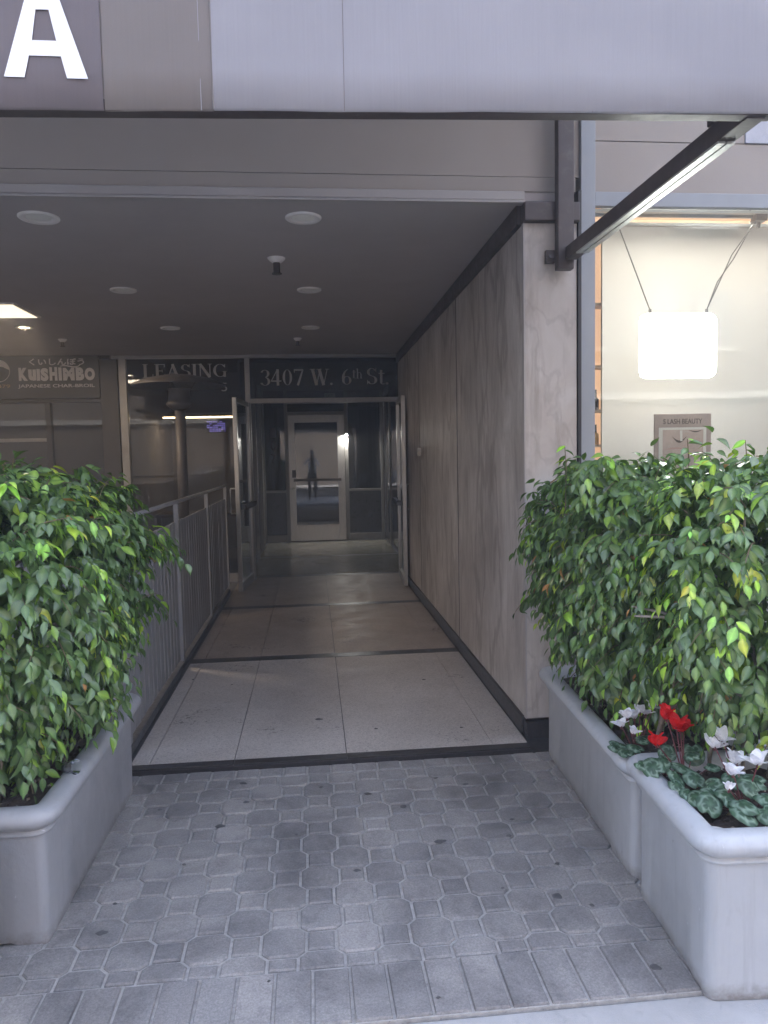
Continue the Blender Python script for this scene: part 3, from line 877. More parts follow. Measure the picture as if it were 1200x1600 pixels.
for st, a, b, zz in (('K', 30, 44, 2.575), ('u', 45, 57, 2.555), ('I', 58, 63, 2.56), ('S', 64, 76, 2.57), ('H', 78, 90, 2.58), ('I', 92, 97, 2.575), ('M', 99, 117, 2.57), ('B', 119, 132, 2.575), ('O', 133, 149, 2.57)):
    off(text('restaurant_name_letter', st, kx(a), kx(b), kz(2.425 if st != 'S' else 2.42), kz(zz), KY - .003, MT['sign_text'], None, .07), rs, KO)
off(text('subtitle_lettering', 'JAPANESE CHAR-BROIL', kx(28), kx(148), kz(2.335), kz(2.385), KY - .003, MT['sign_text'], None, .012), rs, KO)
off(text('telephone_lettering', '1479', kx(-8), kx(16), kz(2.345), kz(2.385), KY - .003, MT['gold'], None, .012), rs, KO)
cm = MB(); cx_, cz_, n_ = kx(-1), kz(2.54), 40
for i in range(n_):
    a0, a1 = i * 2 * math.pi / n_, (i + 1) * 2 * math.pi / n_
    cm.prism([(cx_ + .125 * math.cos(a0), cz_ + .125 * math.sin(a0)), (cx_ + .118 * math.cos(a0), cz_ + .118 * math.sin(a0)), (cx_ + .118 * math.cos(a1), cz_ + .118 * math.sin(a1)), (cx_ + .125 * math.cos(a1), cz_ + .125 * math.sin(a1))][::-1], KY - .004, KY - .001)
arcp = [(cx_ + .117 * math.cos(a), cz_ + .117 * math.sin(a)) for a in [R(5 + 8 * k) for k in range(12)]] + [(cx_ + .0, cz_ + .05), (cx_ + .05, cz_ + .045)]
cm.prism(arcp, KY - .005, KY - .002)
off(cm.build('round_emblem', MT['sign_text'], None, fix=True), rs, KO)
# warm lamps inside the restaurant, and tables
for i, (x, z, y) in enumerate(((-3.35, 1.78, 9.9), (-2.85, 1.18, 11.4))):
    t = thing('pendant_lamp', ['small orange pendant lamp glowing inside the restaurant', 'dim red-orange lantern deep inside the restaurant'][i], 'pendant lamp', (x, y, z))
    MB().lathe([(.01, .04), (.03, .02), (.035, -.02), (.015, -.04)], n=14, cap=True).build('shade', emis('orange_glow_%s' % 'ab'[i], (1, .33, .08), [.35, .06][i]), t, smooth=True)
    MB().tube([(0, 0, .04), (0, 0, 2.88 - z)], .004, 6).build('cord', MT['wire'], t)

# ------------------------------------------------------------------ open entrance doors
def open_door(label, hinge, ang, sgn):
    """door leaf hinged at X=hinge, standing open towards the street"""
    t = thing('glass_entrance_door', label, 'door', (hinge, SY - .06, FL), ang, group='glass entrance doors standing open')
    W = .80
    # leaf runs along -Y from the hinge
    for y0, y1 in ((-.045, 0), (-W, -W + .045)):
        MB().box(-.022, .022, y0, y1, .01, 2.10).build('stile', MT['alu'], t, bevel=.003)
    MB().box(-.0235, -.0225, -W + .008, -W + .037, .02, 2.09).build('stile_edge', MT['black'], t) if False else None
    MB().box(-.022, .022, -W + .047, -.047, .01, .10).build('bottom_rail', MT['alu_dull'], t, bevel=.003)
    MB().box(-.022, .022, -W + .047, -.047, 2.05, 2.10).build('top_rail', MT['alu_dull'], t, bevel=.003)
    MB().box(-.004, .004, -W + .046, -.046, .101, 2.049).build('glass_pane', MT['glass_door'], t)
    s = sgn
    MB().tube([(s * .024, -W + .03, .86), (s * .075, -W + .03, .86), (s * .08, -W + .03, .875), (s * .08, -W + .03, 1.115), (s * .075, -W + .03, 1.13), (s * .024, -W + .03, 1.13)], .009, 10).build('pull_handle', MT['alu_bright'], t, smooth=True)
    MB().box(-s * .085, -s * .05, -W + .03, -.05, .90, .955).box(-s * .052, -s * .023, -W + .04, -W + .08, .90, .955).box(-s * .052, -s * .023, -.1, -.06, .90, .955).build('push_bar', MT['black'], t)
open_door('left glass entrance door standing open beside the railing', -.735, R(-5), -1)
open_door('right glass entrance door standing open beside the marble wall', 1.035, R(-2.5), 1)

# ------------------------------------------------------------------ vestibule: inner partition with the closed door
BY = 12.8
ip = thing('inner_glass_partition', 'aluminium framed glass partition with dark lower panels at the end of the passage', 'partition', (0, BY, 0))
def ppart(name, dims, m, bevel=.003):
    o = box(name, dims, m, None, bevel); o.parent = ip; o.location = (0, -BY, 0); return o
for x0, x1 in ((-.455, -.40), (.572, .632), (1.19, 1.235)):
    ppart('frame_post', (x0, x1, BY - .04, BY + .05, FL, 2.62), MT['alu_dull'])
ppart('frame_post', (-.845, -.80, BY - .04, BY + .05, FL, 2.62), MT['alu_dull'])
ppart('door_head', (-.398, .57, BY - .04, BY + .05, 2.215, 2.265), MT['alu_dull'])
ppart('frame_head', (-.398, .57, BY - .04, BY + .05, 2.40, 2.44), MT['alu_dull'])
for x0, x1 in ((-.798, -.457), (.634, 1.188)):
    ppart('mid_rail', (x0, x1, BY - .035, BY + .045, .885, .925), MT['alu_dull'])
    ppart('bottom_rail', (x0, x1, BY - .035, BY + .045, FL, .15), MT['alu_dull'])
    ppart('lower_panel', (x0, x1, BY - .004, BY + .008, .151, .884), MT['dark_panel'], 0)
    ppart('side_glass', (x0, x1, BY - .004, BY + .004, .926, 2.62), MT['glass_door'], 0)
ppart('transom_glass', (-.398, .57, BY - .004, BY + .004, 2.266, 2.399), MT['glass_door'], 0)
ppart('transom_glass', (-.398, .57, BY - .004, BY + .004, 2.441, 2.62), MT['glass_door'], 0)
for k, ch in enumerate('107'):
    o = text('suite_digit', ch, -.70, -.60, 1.83 - k * .22, 2.0 - k * .22, BY - .007, MT['dark_room'], None, .02); o.parent = ip; o.location = (0, -BY, 0)
dr = thing('aluminium_glass_door', 'closed aluminium glass door with dark crash bar at the end of the passage', 'door', (0, BY, FL))
def dpart(name, dims, m, bevel=.003):
    o = box(name, dims, m, None, bevel); o.parent = dr; o.location = (0, -BY, -FL); return o
dpart('stile', (-.394, -.285, BY - .045, BY - .002, .045, 2.205), MT['alu'])
dpart('stile', (.445, .566, BY - .045, BY - .002, .045, 2.205), MT['alu'])
dpart('top_rail', (-.284, .444, BY - .045, BY - .002, 2.08, 2.205), MT['alu'])
dpart('bottom_rail', (-.284, .444, BY - .045, BY - .002, .045, .315), MT['alu'])
dpart('glass_pane', (-.284, .444, BY - .024, BY - .018, .316, 2.079), MT['glass_door'], 0)
dpart('push_bar', (-.32, .50, BY - .10, BY - .07, 1.075, 1.115), MT['bronze'], .006)
dpart('push_bar_bracket', (-.32, -.27, BY - .07, BY - .046, 1.07, 1.12), MT['black'])
dpart('push_bar_bracket', (.45, .50, BY - .07, BY - .046, 1.07, 1.12), MT['black'])
dpart('lock_plate', (-.345, -.275, BY - .052, BY - .046, 1.14, 1.27), MT['black'])
o = MB().lathe([(.0, 0), (.028, 0), (.03, .02), (.02, .045), (.0005, .05)], n=18).build('door_knob', MT['alu_bright'], dr, smooth=True)
o.location = (-.335, -.046, .92); o.rotation_euler = (R(90), 0, 0)
o = thing('exit_sign', 'small pale exit sign seen through the 3407 transom', 'sign', (.33, BY - .3, 2.50))
MB().box(-.09, .09, 0, .03, -.05, .05).build('sign_box', MT['white_plastic'], o, bevel=.003)
MB().tube([(0, .015, .05), (0, .015, .12)], .008, 8).build('ceiling_stem', MT['alu_dull'], o)
q = text('exit_lettering', 'EXIT', -.07, .05, -.025, .03, -.003, MT['black'], o, .01)
t = thing('wall_lamp', 'tiny lit white lamp on the post right of the closed far door', 'lamp', (.60, BY - .04, 1.86))
MB().box(-.022, .022, -.03, 0, -.03, .03).build('lamp_base', MT['white_plastic'], t, bevel=.003)
MB().box(-.018, .018, -.045, -.031, -.02, .02).build('lamp_lens', MT['lit_white'], t, bevel=.003)
lamp('wall_lamp_light', (0, -.06, 0), (.05, .05), 1.6, (1, .97, .9), t, (R(-8), 0, 0))
# vestibule side walls
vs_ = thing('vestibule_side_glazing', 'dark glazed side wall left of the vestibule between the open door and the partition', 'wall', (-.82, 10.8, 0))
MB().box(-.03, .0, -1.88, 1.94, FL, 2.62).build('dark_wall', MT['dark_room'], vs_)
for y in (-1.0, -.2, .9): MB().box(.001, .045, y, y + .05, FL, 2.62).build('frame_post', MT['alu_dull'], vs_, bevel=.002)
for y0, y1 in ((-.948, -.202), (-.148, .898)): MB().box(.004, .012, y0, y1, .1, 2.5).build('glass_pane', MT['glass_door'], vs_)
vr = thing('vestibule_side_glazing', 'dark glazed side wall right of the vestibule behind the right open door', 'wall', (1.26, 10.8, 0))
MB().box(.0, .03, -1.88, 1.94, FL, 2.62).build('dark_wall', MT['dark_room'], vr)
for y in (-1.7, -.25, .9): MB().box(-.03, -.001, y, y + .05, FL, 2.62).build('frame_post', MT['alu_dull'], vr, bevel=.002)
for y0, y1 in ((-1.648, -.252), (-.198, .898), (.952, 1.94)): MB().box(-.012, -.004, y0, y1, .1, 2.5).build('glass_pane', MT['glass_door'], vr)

# ------------------------------------------------------------------ railing on the left of the walkway
RX = -.95
rl = thing('slatted_steel_railing', 'grey painted steel railing of tall narrow flat slats along the left of the walkway', 'railing', (RX, 3.7, 0))
SLAT = MB().box(-.007, .007, -.045, .046, .09, 1.05).mesh('slat', MT['slat'])
bmm = bmesh.new(); bmm.from_mesh(SLAT); bmesh.ops.bevel(bmm, geom=bmm.edges[:], offset=.002, segments=1, affect='EDGES'); bmm.to_mesh(SLAT); bmm.free()
def slat(par, x, y, rz=0):
    o = bpy.data.objects.new('slat', SLAT); o.parent = par; o.location = (x, y, rng.uniform(-.004, .004)); o.rotation_euler = (0, 0, rz + rng.gauss(0, .02)); COL.objects.link(o)
posts = [0, 1.53, 3.0, 4.42]
for y in posts:
    MB().box(-.016, .016, y - .02, y + .02, .0, 1.185).build('post', MT['slat'], rl, bevel=.003)
y = .085
while y < 4.36:
    if min(abs(y - p) for p in posts) > .06: slat(rl, 0, y)
    y += .108
MB().tube([(0, -.0, 1.185), (0, 4.44, 1.185)], .014, 10).build('top_rail', MT['slat'], rl, smooth=True)
for p0, p1 in zip(posts[:-1], posts[1:]):
    MB().box(-.016, -.0085, p0 + .025, p1 - .025, .97, 1.01).build('upper_rail', MT['steel_paint'], rl)
    MB().box(-.016, -.0085, p0 + .025, p1 - .025, .14, .18).build('lower_rail', MT['steel_paint'], rl)
fr = thing('front_steel_railing', 'grey slatted railing running left behind the left hedge along the patio edge', 'railing', (RX, 3.7, 0))
posts2 = [-1.4, -2.8, -4.2]
for x in posts2: MB().box(x - .024, x + .024, -.024, .024, 0, 1.19).build('post', MT['steel_paint'], fr, bevel=.003)
x = -.085
while x > -4.2:
    if min(abs(x - p) for p in posts2) > .06: slat(fr, x, 0, math.pi / 2)
    x -= .108
MB().tube([(-.03, 0, 1.185), (-4.2, 0, 1.185)], .021, 10).build('top_rail', MT['steel_paint'], fr, smooth=True)
MB().box(-4.2, -.03, .0085, .016, .97, 1.01).build('upper_rail', MT['steel_paint'], fr)
kb = MB().box(-.985, -.925, 3.445, 8.1, 0, .062).build('railing_kerb', MT['gum'], bevel=.004); kb['kind'] = 'structure'

# patio heater

t = thing('patio_heater', 'tall mushroom patio heater in front of the LEASING window', 'patio heater', (-1.2, 7.0, .015))
MB().lathe([(.0005, .0), (.26, 0), (.27, .02), (.24, .05), (.05, .08), (.0005, .08)], n=28).build('base', MT['heater'], t, smooth=True)
MB().lathe([(.19, .06), (.19, .66), (.16, .72), (.05, .74)], n=24, cap=True).build('gas_housing', MT['heater'], t, smooth=True)
MB().tube([(0, 0, .74), (0, 0, 1.93)], .048, 16).build('pole', MT['heater'], t, smooth=True)
MB().lathe([(.06, 1.92), (.115, 1.96), (.125, 1.98), (.105, 2.0), (.10, 2.10), (.115, 2.115)], n=24, cap=True).build('burner', MT['heater'], t, smooth=True)
MB().lathe([(.425, 2.14), (.42, 2.155), (.30, 2.205), (.15, 2.235), (.0005, 2.245)], n=36).lathe([(.424, 2.139), (.30, 2.19), (.0005, 2.225)], n=36).build('reflector_hood', MT['heater'], t, smooth=True, fix=False)
for a in (0, 2.1, 4.2): MB().tube([(.1 * math.cos(a), .1 * math.sin(a), 2.1), (.16 * math.cos(a), .16 * math.sin(a), 2.2)], .005, 6).build('hood_stay', MT['heater'], t)

# ------------------------------------------------------------------ awning
aw = thing('fabric_awning', 'large pale fabric awning over the entrance with one white letter A', 'awning', (0, 2.0, 2.39))
AO = (0, -2.0, -2.39)
def apart(o): o.parent = aw; o.location = AO; return o
def ay(x): return 2.0
def az(x): return 2.372 + .018 * x
def valance(name, x0, x1, m, dy):
    mb = MB(); n = 24
    vs = []; fs = []
    for j, (dz, dd) in enumerate([(0, .006), (.004, 0), (.1, -.0015), (.4, .0), (.86, .03)]):
        for i in range(n + 1):
            x = x0 + (x1 - x0) * i / n
            wv = .0025 * math.sin(x * 9) + .0015 * math.sin(x * 23)
            vs.append((x, 2.0 - dy + dd + wv, az(x) + dz))
    for j in range(4):
        for i in range(n): fs.append((j * (n + 1) + i, j * (n + 1) + i + 1, (j + 1) * (n + 1) + i + 1, (j + 1) * (n + 1) + i))
    return apart(mb.add(vs, fs).build(name, m, None, smooth=True, fix=False))
valance('sign_valance', -3.4, -.502, MT['fab_dark'], .003)
valance('taupe_valance', -.5, -.228, MT['fab_mid'], 0)
valance('light_valance', -.226, 1.312, MT['fab_light'], .004)
apart(MB().tube([(-.227, 1.996, az(-.227) + .0), (-.228, 1.996, az(0) + .84)], .0028, 6).build('seam', MT['fab_mid'], None))
apart(MB().tube([(.11, 1.9975, az(.11)), (.112, 1.9975, az(0) + .84)], .0009, 5).build('seam', MT['fab_mid'], None))
apart(MB().tube([(.78, 1.9975, az(.78)), (.782, 1.9975, az(0) + .84)], .0009, 5).build('seam', MT['fab_mid'], None))
apart(MB().tube([(-.258, 1.9985, az(-.258) + .0), (-.260, 1.9985, az(0) + .84)], .0012, 5).build('seam', MT['fab_light'], None))
# hem roll and frame
apart(MB().add([(-3.4, 2.006, az(-3.4) + .001), (1.312, 2.006, az(1.312) + .001), (1.312, 2.05, az(1.312) + .001), (-3.4, 2.05, az(-3.4) + .001), (-3.4, 2.006, az(-3.4) + .03), (1.312, 2.006, az(1.312) + .03), (1.312, 2.05, az(1.312) + .03), (-3.4, 2.05, az(-3.4) + .03)],
     [(0, 3, 2, 1), (4, 5, 6, 7), (0, 1, 5, 4), (3, 7, 6, 2), (0, 4, 7, 3), (1, 2, 6, 5)]).build('front_bar', MT['bronze'], None, bevel=.003))
cvr = MB().add([(-3.4, 2.03, 3.22), (1.312, 2.03, 3.22), (1.312, 3.58, 3.85), (-3.4, 3.58, 3.85)], [(0, 1, 2, 3)]).build('sloping_cover', MT['fab_light'], None, fix=False); apart(cvr)
# white letter A (flat vinyl on the valance)
AY = 1.993
k_ = 1.0
outer = [(-.738, 2.434), (-.632, 2.70), (-.641, 2.70)]
Apoly = [
    [(-.738, 2.434), (-.681, 2.435), (-.617, 2.62), (-.647, 2.667)],
    [(-.583, 2.437), (-.537, 2.437), (-.613, 2.667), (-.647, 2.60)],
]
am = MB()
apexL, apexR = (-.668, 2.668), (-.606, 2.668)
# outline drawn as five convex pieces
am.prism([(-.738, 2.434), (-.690, 2.434), (-.672, 2.482), (-.655, 2.524), (-.6465, 2.545), (-.6665, 2.634)][::1], AY - .001, AY + .001)
am = MB()
def P3(pts, d=0):
    area = sum(pts[j - 1][0] * pts[j][1] - pts[j][0] * pts[j - 1][1] for j in range(len(pts)))
    am.prism(pts if area > 0 else pts[::-1], AY - .001 - d, AY + .001 - d)
H0, H1 = 2.434, 2.705
def xl(z, x0, x1): return x0 + (x1 - x0) * (z - H0) / (H1 - H0)
P3([(-.738, H0), (-.689, H0), (xl(2.524, -.689, -.621), 2.524), (xl(2.524, -.738, -.652), 2.524)][::1])
P3([(xl(2.524, -.738, -.652), 2.5242), (xl(2.524, -.689, -.621), 2.5242), (xl(2.597, -.689, -.621) - .006, 2.597), (xl(2.597, -.738, -.652), 2.597)])
P3([(-.586, H0), (-.535, H0), (xl(2.524, -.535, -.622), 2.524), (xl(2.524, -.586, -.652), 2.524)])
P3([(xl(2.524, -.586, -.652), 2.5242), (xl(2.524, -.535, -.622), 2.5242), (xl(2.597, -.535, -.622), 2.597), (xl(2.597, -.586, -.652) + .003, 2.597)])
P3([(xl(2.4865, -.689, -.621) + .0005, 2.4865), (xl(2.4865, -.586, -.652) - .0005, 2.4865), (xl(2.523, -.586, -.652) - .0005, 2.523), (xl(2.523, -.689, -.621) + .0005, 2.523)])
P3([(xl(2.597, -.738, -.652), 2.5972), (xl(2.597, -.535, -.622), 2.5972), (-.622, 2.705), (-.652, 2.705)])
apart(am.build('letter_a', MT['letter'], None, fix=False))
# side arm and wall bracket (right end)
apart(MB().box(1.199, 1.277, 3.50, 3.553, 2.352, 3.5).build('wall_bar', MT['bronze'], None, bevel=.003))
apart(MB().box(1.155, 1.197, 3.548, 3.574, 2.39, 2.45).tube([(1.175, 3.546, 2.42), (1.175, 3.536, 2.42)], .012, 8).build('bolt_plate', MT['bronze'], None))
def arm(xc, nm='side_arm'):
    o = MB().box(xc - .028, xc + .028, 2.02, 3.50, 2.392, 2.452).build(nm, MT['bronze'], None, bevel=.003); apart(o)
    for dx in (-.0275, .003): apart(MB().box(xc + dx, xc + dx + .0245, 2.17, 3.36, 2.3845, 2.3915).build('aluminium_channel', MT['alu_bright'], None))
arm(1.262)
apart(MB().box(1.228, 1.296, 2.012, 2.22, 2.4525, 2.60).build('corner_gusset', MT['bronze'], None))
arm(-3.2)

# ------------------------------------------------------------------ shop window on the right
sh = thing('shop_window', 'large lit shop window with grey frame right of the marble pillar', 'window', (1.41, 3.6, 0))
def wpart(name, dims, m, bevel=.003):
    o = box(name, dims, m, None, bevel); o.parent = sh; o.location = (-1.41, -3.6, 0); return o
wpart('frame_post', (1.339, 1.411, 3.575, 3.66, .0, 3.595), MT['mullion'])
wpart('frame_head', (1.412, 5.0, 3.58, 3.66, 2.672, 2.740), MT['mullion'])
wpart('sill', (1.412, 5.0, 3.58, 3.66, .30, .38), MT['mullion'])
wpart('base_panel', (1.412, 5.0, 3.6, 3.66, 0, .299), MT['upper'])
wpart('frame_post', (3.6, 3.67, 3.58, 3.66, .381, 2.671), MT['mullion'])
wpart('glass_pane', (1.412, 3.598, 3.612, 3.62, .381, 2.671), MT['glass_shop'], 0)
wpart('glass_pane', (3.672, 5.0, 3.612, 3.62, .381, 2.671), MT['glass_shop'], 0)
t = thing('roller_blind', 'plain cream roller blind filling the shop window behind the hanging light', 'blind', (2.9, 4.05, 0))
MB().box(-1.262, 2.0, -.002, .002, .45, 2.72).build('blind_cloth', MT['blind'], t)
MB().tube([(-1.42, .0, 2.755), (2.0, .0, 2.755)], .03, 14).build('roller', MT['white_plastic'], t, smooth=True)
t = thing('warm_strip_light', 'thin warm strip light along the top edge of the shop window', 'strip light', (2.9, 3.80, 2.655))
MB().box(-1.42, 2.0, -.02, .02, .016, .028).build('lit_strip', MT['strip'], t)
lamp('strip_lamp', (.3, 0, .01), (3.3, .03), .9, (1, .95, .88), t)
MB().box(-1.425, 2.0, -.03, .03, .029, .045).build('strip_housing', MT['alu_dull'], t)
t = thing('lit_display_shelf', 'narrow warm lit shelf of bottles in the slot beside the cream blind', 'shelf', (1.60, 4.16, 0))
MB().box(-.08, .10, .06, .07, .45, 2.7).build('lit_back', MT['strip'], t)
for z in (.9, 1.2, 1.5, 1.7, 1.95, 2.3):
    MB().box(-.08, .10, -.05, .058, z, z + .015).build('shelf_board', MT['shop_wall'], t)
for i, z in enumerate((.9, 1.2, 1.5, 1.7)):
    o = thing('nail_polish_bottle', ['red bottle on the lowest lit shelf beside the blind', 'second red bottle from the bottom on the lit shelf', 'yellow bottle on the lit shelf beside the blind', 'dark bottle on the upper lit shelf beside the blind'][i], 'bottle', (1.635, 4.14, z + .015))
    m_ = [MT['red_item'], MT['red_item'], MT['yellow_item'], MT['black']][i]
    MB().lathe([(.018, 0), (.02, .005), (.02, .06), (.01, .07)], n=12, cap=True).build('bottle_body', m_, o, smooth=True)
    MB().lathe([(.009, .07), (.008, .115)], n=10, cap=True).build('bottle_cap', MT['black'], o)
LX, LY, LZ = 1.935, 3.76, 2.02
t = thing('hanging_light_panel', 'blazing white square light panel hanging on two cords in the shop window', 'light panel', (LX, LY, LZ))
rc = []
for cx_q, cz_q, a0_q in ((.165, -.125, -90), (.165, .125, 0), (-.165, .125, 90), (-.165, -.125, 180)):
    for k in range(7): rc.append((cx_q + .042 * math.cos(R(a0_q + 15 * k)), cz_q + .042 * math.sin(R(a0_q + 15 * k))))
MB().prism(rc, -.012, .012).build('panel', MT['led'], t)  # wide corner radius shapes in the glare around the lit panel
MB().box(-.2, .2, .0125, .02, -.16, .16).build('rear_halo_plate', emis('led_rear', (1, .98, .93), .16), t, bevel=.003)  # glowing back added for a halo on the blind
for sx in (-1, 1):
    MB().tube([(sx * .155, 0, .165), (sx * .155, 0, .19)], .008, 8).build('hook', MT['wire'], t)
MB().tube([(-.155, 0, .185), (-.345, 0, .655)], .0032, 6).build('cord', MT['wire'], t)
MB().tube([(.155, 0, .185), (.24, .004, .36), (.29, 0, .47), (.435, 0, .665)], .0028, 6).build('cord', MT['wire'], t)
MB().tube([(.155, 0, .185), (.21, -.004, .33), (.3, 0, .45), (.43, .01, .665)], .0028, 6).build('cord', MT['wire'], t)
for nm, x in (('left', -.345), ('right', .435)):
    MB().box(x - .03, x + .03, -.03, .03, .64, .672).tube([(x, 0, .64), (x, 0, .61)], .01, 8).build('ceiling_hook', MT['bronze'], t)
# poster
t = thing('beauty_poster', 'pinkish framed beauty poster reading S LASH BEAUTY standing behind the shop glass', 'poster', (1.915, 3.66, 1.40))
MB().box(-.153, .153, 0, .012, -.25, .26).build('poster_card', MT['poster_frame'], t, bevel=.002)
MB().box(-.131, .125, -.003, -.0005, -.24, .19).build('poster_mat', MT['poster_mat'], t)
MB().box(-.111, .108, -.005, -.0035, -.03, .178).build('printed_picture', MT['skin_print'], t)
text('poster_lettering', 'S LASH BEAUTY', -.108, .102, .208, .234, -.0025, MT['lash_print'], t, .01, .0008)
def crescent(x0, x1, z, sag, th, m, nm, d=.0062):
    n = 14; up = []; lo = []
    for i in range(n + 1):
        a = i / n; x = x0 + (x1 - x0) * a; s = math.sin(math.pi * a)
        up.append((x, z - sag * s)); lo.append((x, z - sag * s - th * s - .0004))
    MB().prism(lo + up[::-1], -d, -d + .0008).build(nm, m, t, fix=False)
crescent(-.062, .018, .145, .022, .012, MT['lash_print'], 'printed_lashes')
crescent(.03, .10, .176, .006, .006, MT['lash_print'], 'printed_lashes')
crescent(-.108, .03, .075, -.012, .006, MT['lip_print'], 'printed_shade')
crescent(-.106, -.02, .035, .028, .03, MT['lip_print'], 'printed_shade', .0072)
MB().prism([(-.018, .12), (-.006, .12), (-.008, .174), (-.02, .174)], -.0075, -.0068).build('printed_highlight', MT['poster_mat'], t, fix=False)

# ------------------------------------------------------------------ planters
def rrect(hx, hy, r, off, seg=5):
    hx += off; hy += off; r = max(.008, r + off * .8)
    pts = []
    fr_ = [.14, .2, .8, .86]
    corners = [(hx - r, -hy + r, -90), (hx - r, hy - r, 0), (-hx + r, hy - r, 90), (-hx + r, -hy + r, 180)]
    for ci, (cx, cy, a0) in enumerate(corners):
        for k in range(seg + 1):
            a = R(a0 + 90 * k / seg); pts.append((cx + r * math.cos(a), cy + r * math.sin(a), 1))
        nx, ny, na = corners[(ci + 1) % 4]
        p = pts[-1]; q = (nx + r * math.cos(R(na)), ny + r * math.sin(R(na)))
        for f in fr_: pts.append((p[0] + (q[0] - p[0]) * f, p[1] + (q[1] - p[1]) * f, 1 if f in (.14, .86) else 0))
    return pts
def loft(hx, hy, r, prof, foot=False, close=False):
    mb = MB(); rings = []
    for i, (off, z) in enumerate(prof):
        pts = rrect(hx, hy, r, off)
        rings.append([(p[0], p[1], z + (.018 if foot and i == 0 and not p[2] else 0)) for p in pts])
    n = len(rings[0]); vs = [p for rg in rings for p in rg]
    fs = [(i * n + k, i * n + (k + 1) % n, (i + 1) * n + (k + 1) % n, (i + 1) * n + k) for i in range(len(rings) - 1) for k in range(n)]
    if close: fs += [(k, (k + 1) % n, (len(rings) - 1) * n + (k + 1) % n, (len(rings) - 1) * n + k)][:0]
    mb.add(vs, fs)
    return mb
def planter(label, cx, cy, hx, hy, H, rz, m, taper=.03):
    t = thing('concrete_planter', label, 'planter', (cx, cy, 0), rz, group='grey painted planters flanking the entrance')
    body = loft(hx, hy, .035, [(-taper, 0), (-taper + .004, .02), (-.002, H - .095), (0, H - .09)], foot=True).build('planter_body', m, t, smooth=True, fix=False)
    lip = [(0, H - .09), (.012, H - .086), (.014, H - .076), (.006, H - .072), (.010, H - .068), (.018, H - .062), (.034, H - .052), (.044, H - .036), (.044, H - .022), (.036, H - .008), (.022, H), (-.002, H), (-.02, H - .003), (-.032, H - .012), (-.038, H - .03), (-.04, H - .09)]
    loft(hx, hy, .04, lip).build('planter_rim', m, t, smooth=True, fix=False)
    s = MB(); nx, ny = 26, 26; vs = []; fs_ = []
    for j in range(ny + 1):
        for i in range(nx + 1):
            x = -hx + .035 + (2 * hx - .07) * i / nx; y = -hy + .035 + (2 * hy - .07) * j / ny
            vs.append((x, y, H - .045 + .022 * noise.noise(Vector((x * 14 + cx * 9, y * 14, 3))) + .008 * noise.noise(Vector((x * 50, y * 50, cx)))))
    for j in range(ny):
        for i in range(nx): fs_.append((j * (nx + 1) + i, j * (nx + 1) + i + 1, (j + 1) * (nx + 1) + i + 1, (j + 1) * (nx + 1) + i))
    s.add(vs, fs_); so = s.build('potting_soil', MT['soil'], t, fix=False); so['kind'] = 'stuff'
    ch = MB()
    for i in range(420):
        x, y = rng.uniform(-hx + .05, hx - .05), rng.uniform(-hy + .05, hy - .05); z = H - .028 + rng.uniform(-.012, .004); q = rng.uniform(.004, .012)
        e = Euler((rng.uniform(-1, 1), rng.uniform(-1, 1), rng.uniform(0, 6))).to_matrix()
        vv = [Vector((x, y, z)) + e @ Vector(p) * q for p in ((1, .3, 0), (-.2, .6, .1), (-1, -.2, 0), (.1, -.5, .15), (0, 0, .5))]
        ch.add(vv, [(0, 1, 4), (1, 2, 4), (2, 3, 4), (3, 0, 4)], rng.choice((0, 0, 0, 1, 2)))
    co_ = ch.build('bark_chips', [MT['soil'], MT['twig'], MT['bark']], t, fix=False); co_['kind'] = 'stuff'
    return t
# right near, right far, left, left nearest
planter('blue-grey planter at the lower right with white and red cyclamen', 1.62, 1.975, .60, .245, .475, R(-3.5), MT['planter'], .008)
planter('longer blue-grey planter behind the right one, reaching back to the marble pillar', 1.315, 2.86, .235, .545, .435, R(-3.0), MT['planter'], .004)
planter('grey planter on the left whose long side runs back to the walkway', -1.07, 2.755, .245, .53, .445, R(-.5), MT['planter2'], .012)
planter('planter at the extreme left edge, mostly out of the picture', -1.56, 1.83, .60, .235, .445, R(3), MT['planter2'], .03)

# ------------------------------------------------------------------ ficus hedges
def leaf_template(fold=.16, curl=.12, wave=.0):
    T_ = [0, .12, .3, .5, .7, .86, 1.0]; W_ = [0, .26, .46, .5, .36, .15, 0]
    vs = [(0, 0, 0)]
    for t_, w in zip(T_[1:-1], W_[1:-1]):
        z = -curl * t_ * t_
        vs += [(-w * .46, t_, z + fold * w), (0, t_, z), (w * .46, t_, z + fold * w)]
    vs.append((0, 1.06, -curl * 1.25))
    fs_ = [(0, 2, 1), (0, 3, 2)]
    for i in range(4):
        a = 1 + i * 3; b = a + 3
        fs_ += [(a, a + 1, b + 1, b), (a + 1, a + 2, b + 2, b + 1)]
    e = len(vs) - 1; a = 1 + 4 * 3
    fs_ += [(a, a + 1, e), (a + 1, a + 2, e)]
    return np.array(vs, 'f'), fs_
LEAFS = [leaf_template(.16, .10), leaf_template(.3, .22), leaf_template(.08, .05), leaf_template(.22, .3)]

RIB = np.ones((17, 4), 'f')
for _i in (0, 2, 5, 8, 11, 14): RIB[_i, :3] = (1.9, 1.6, 1.5)
RIB[16, :3] = (1.2, 1.1, 1)
def leaf_color(q, young):
    if young: return (q.uniform(.22, .40), q.uniform(.42, .58), q.uniform(.05, .10))
    k = q.uniform(.7, 1.5)
    w = q.random()
    if w > .994: return (.30, .17, .06)
    if w < .14: return (.14 * k, .26 * k, .045 * k)
    if w < .22: return (.09 * k, .15 * k, .07 * k)
    return (.075 * k, .145 * k, .05 * k)

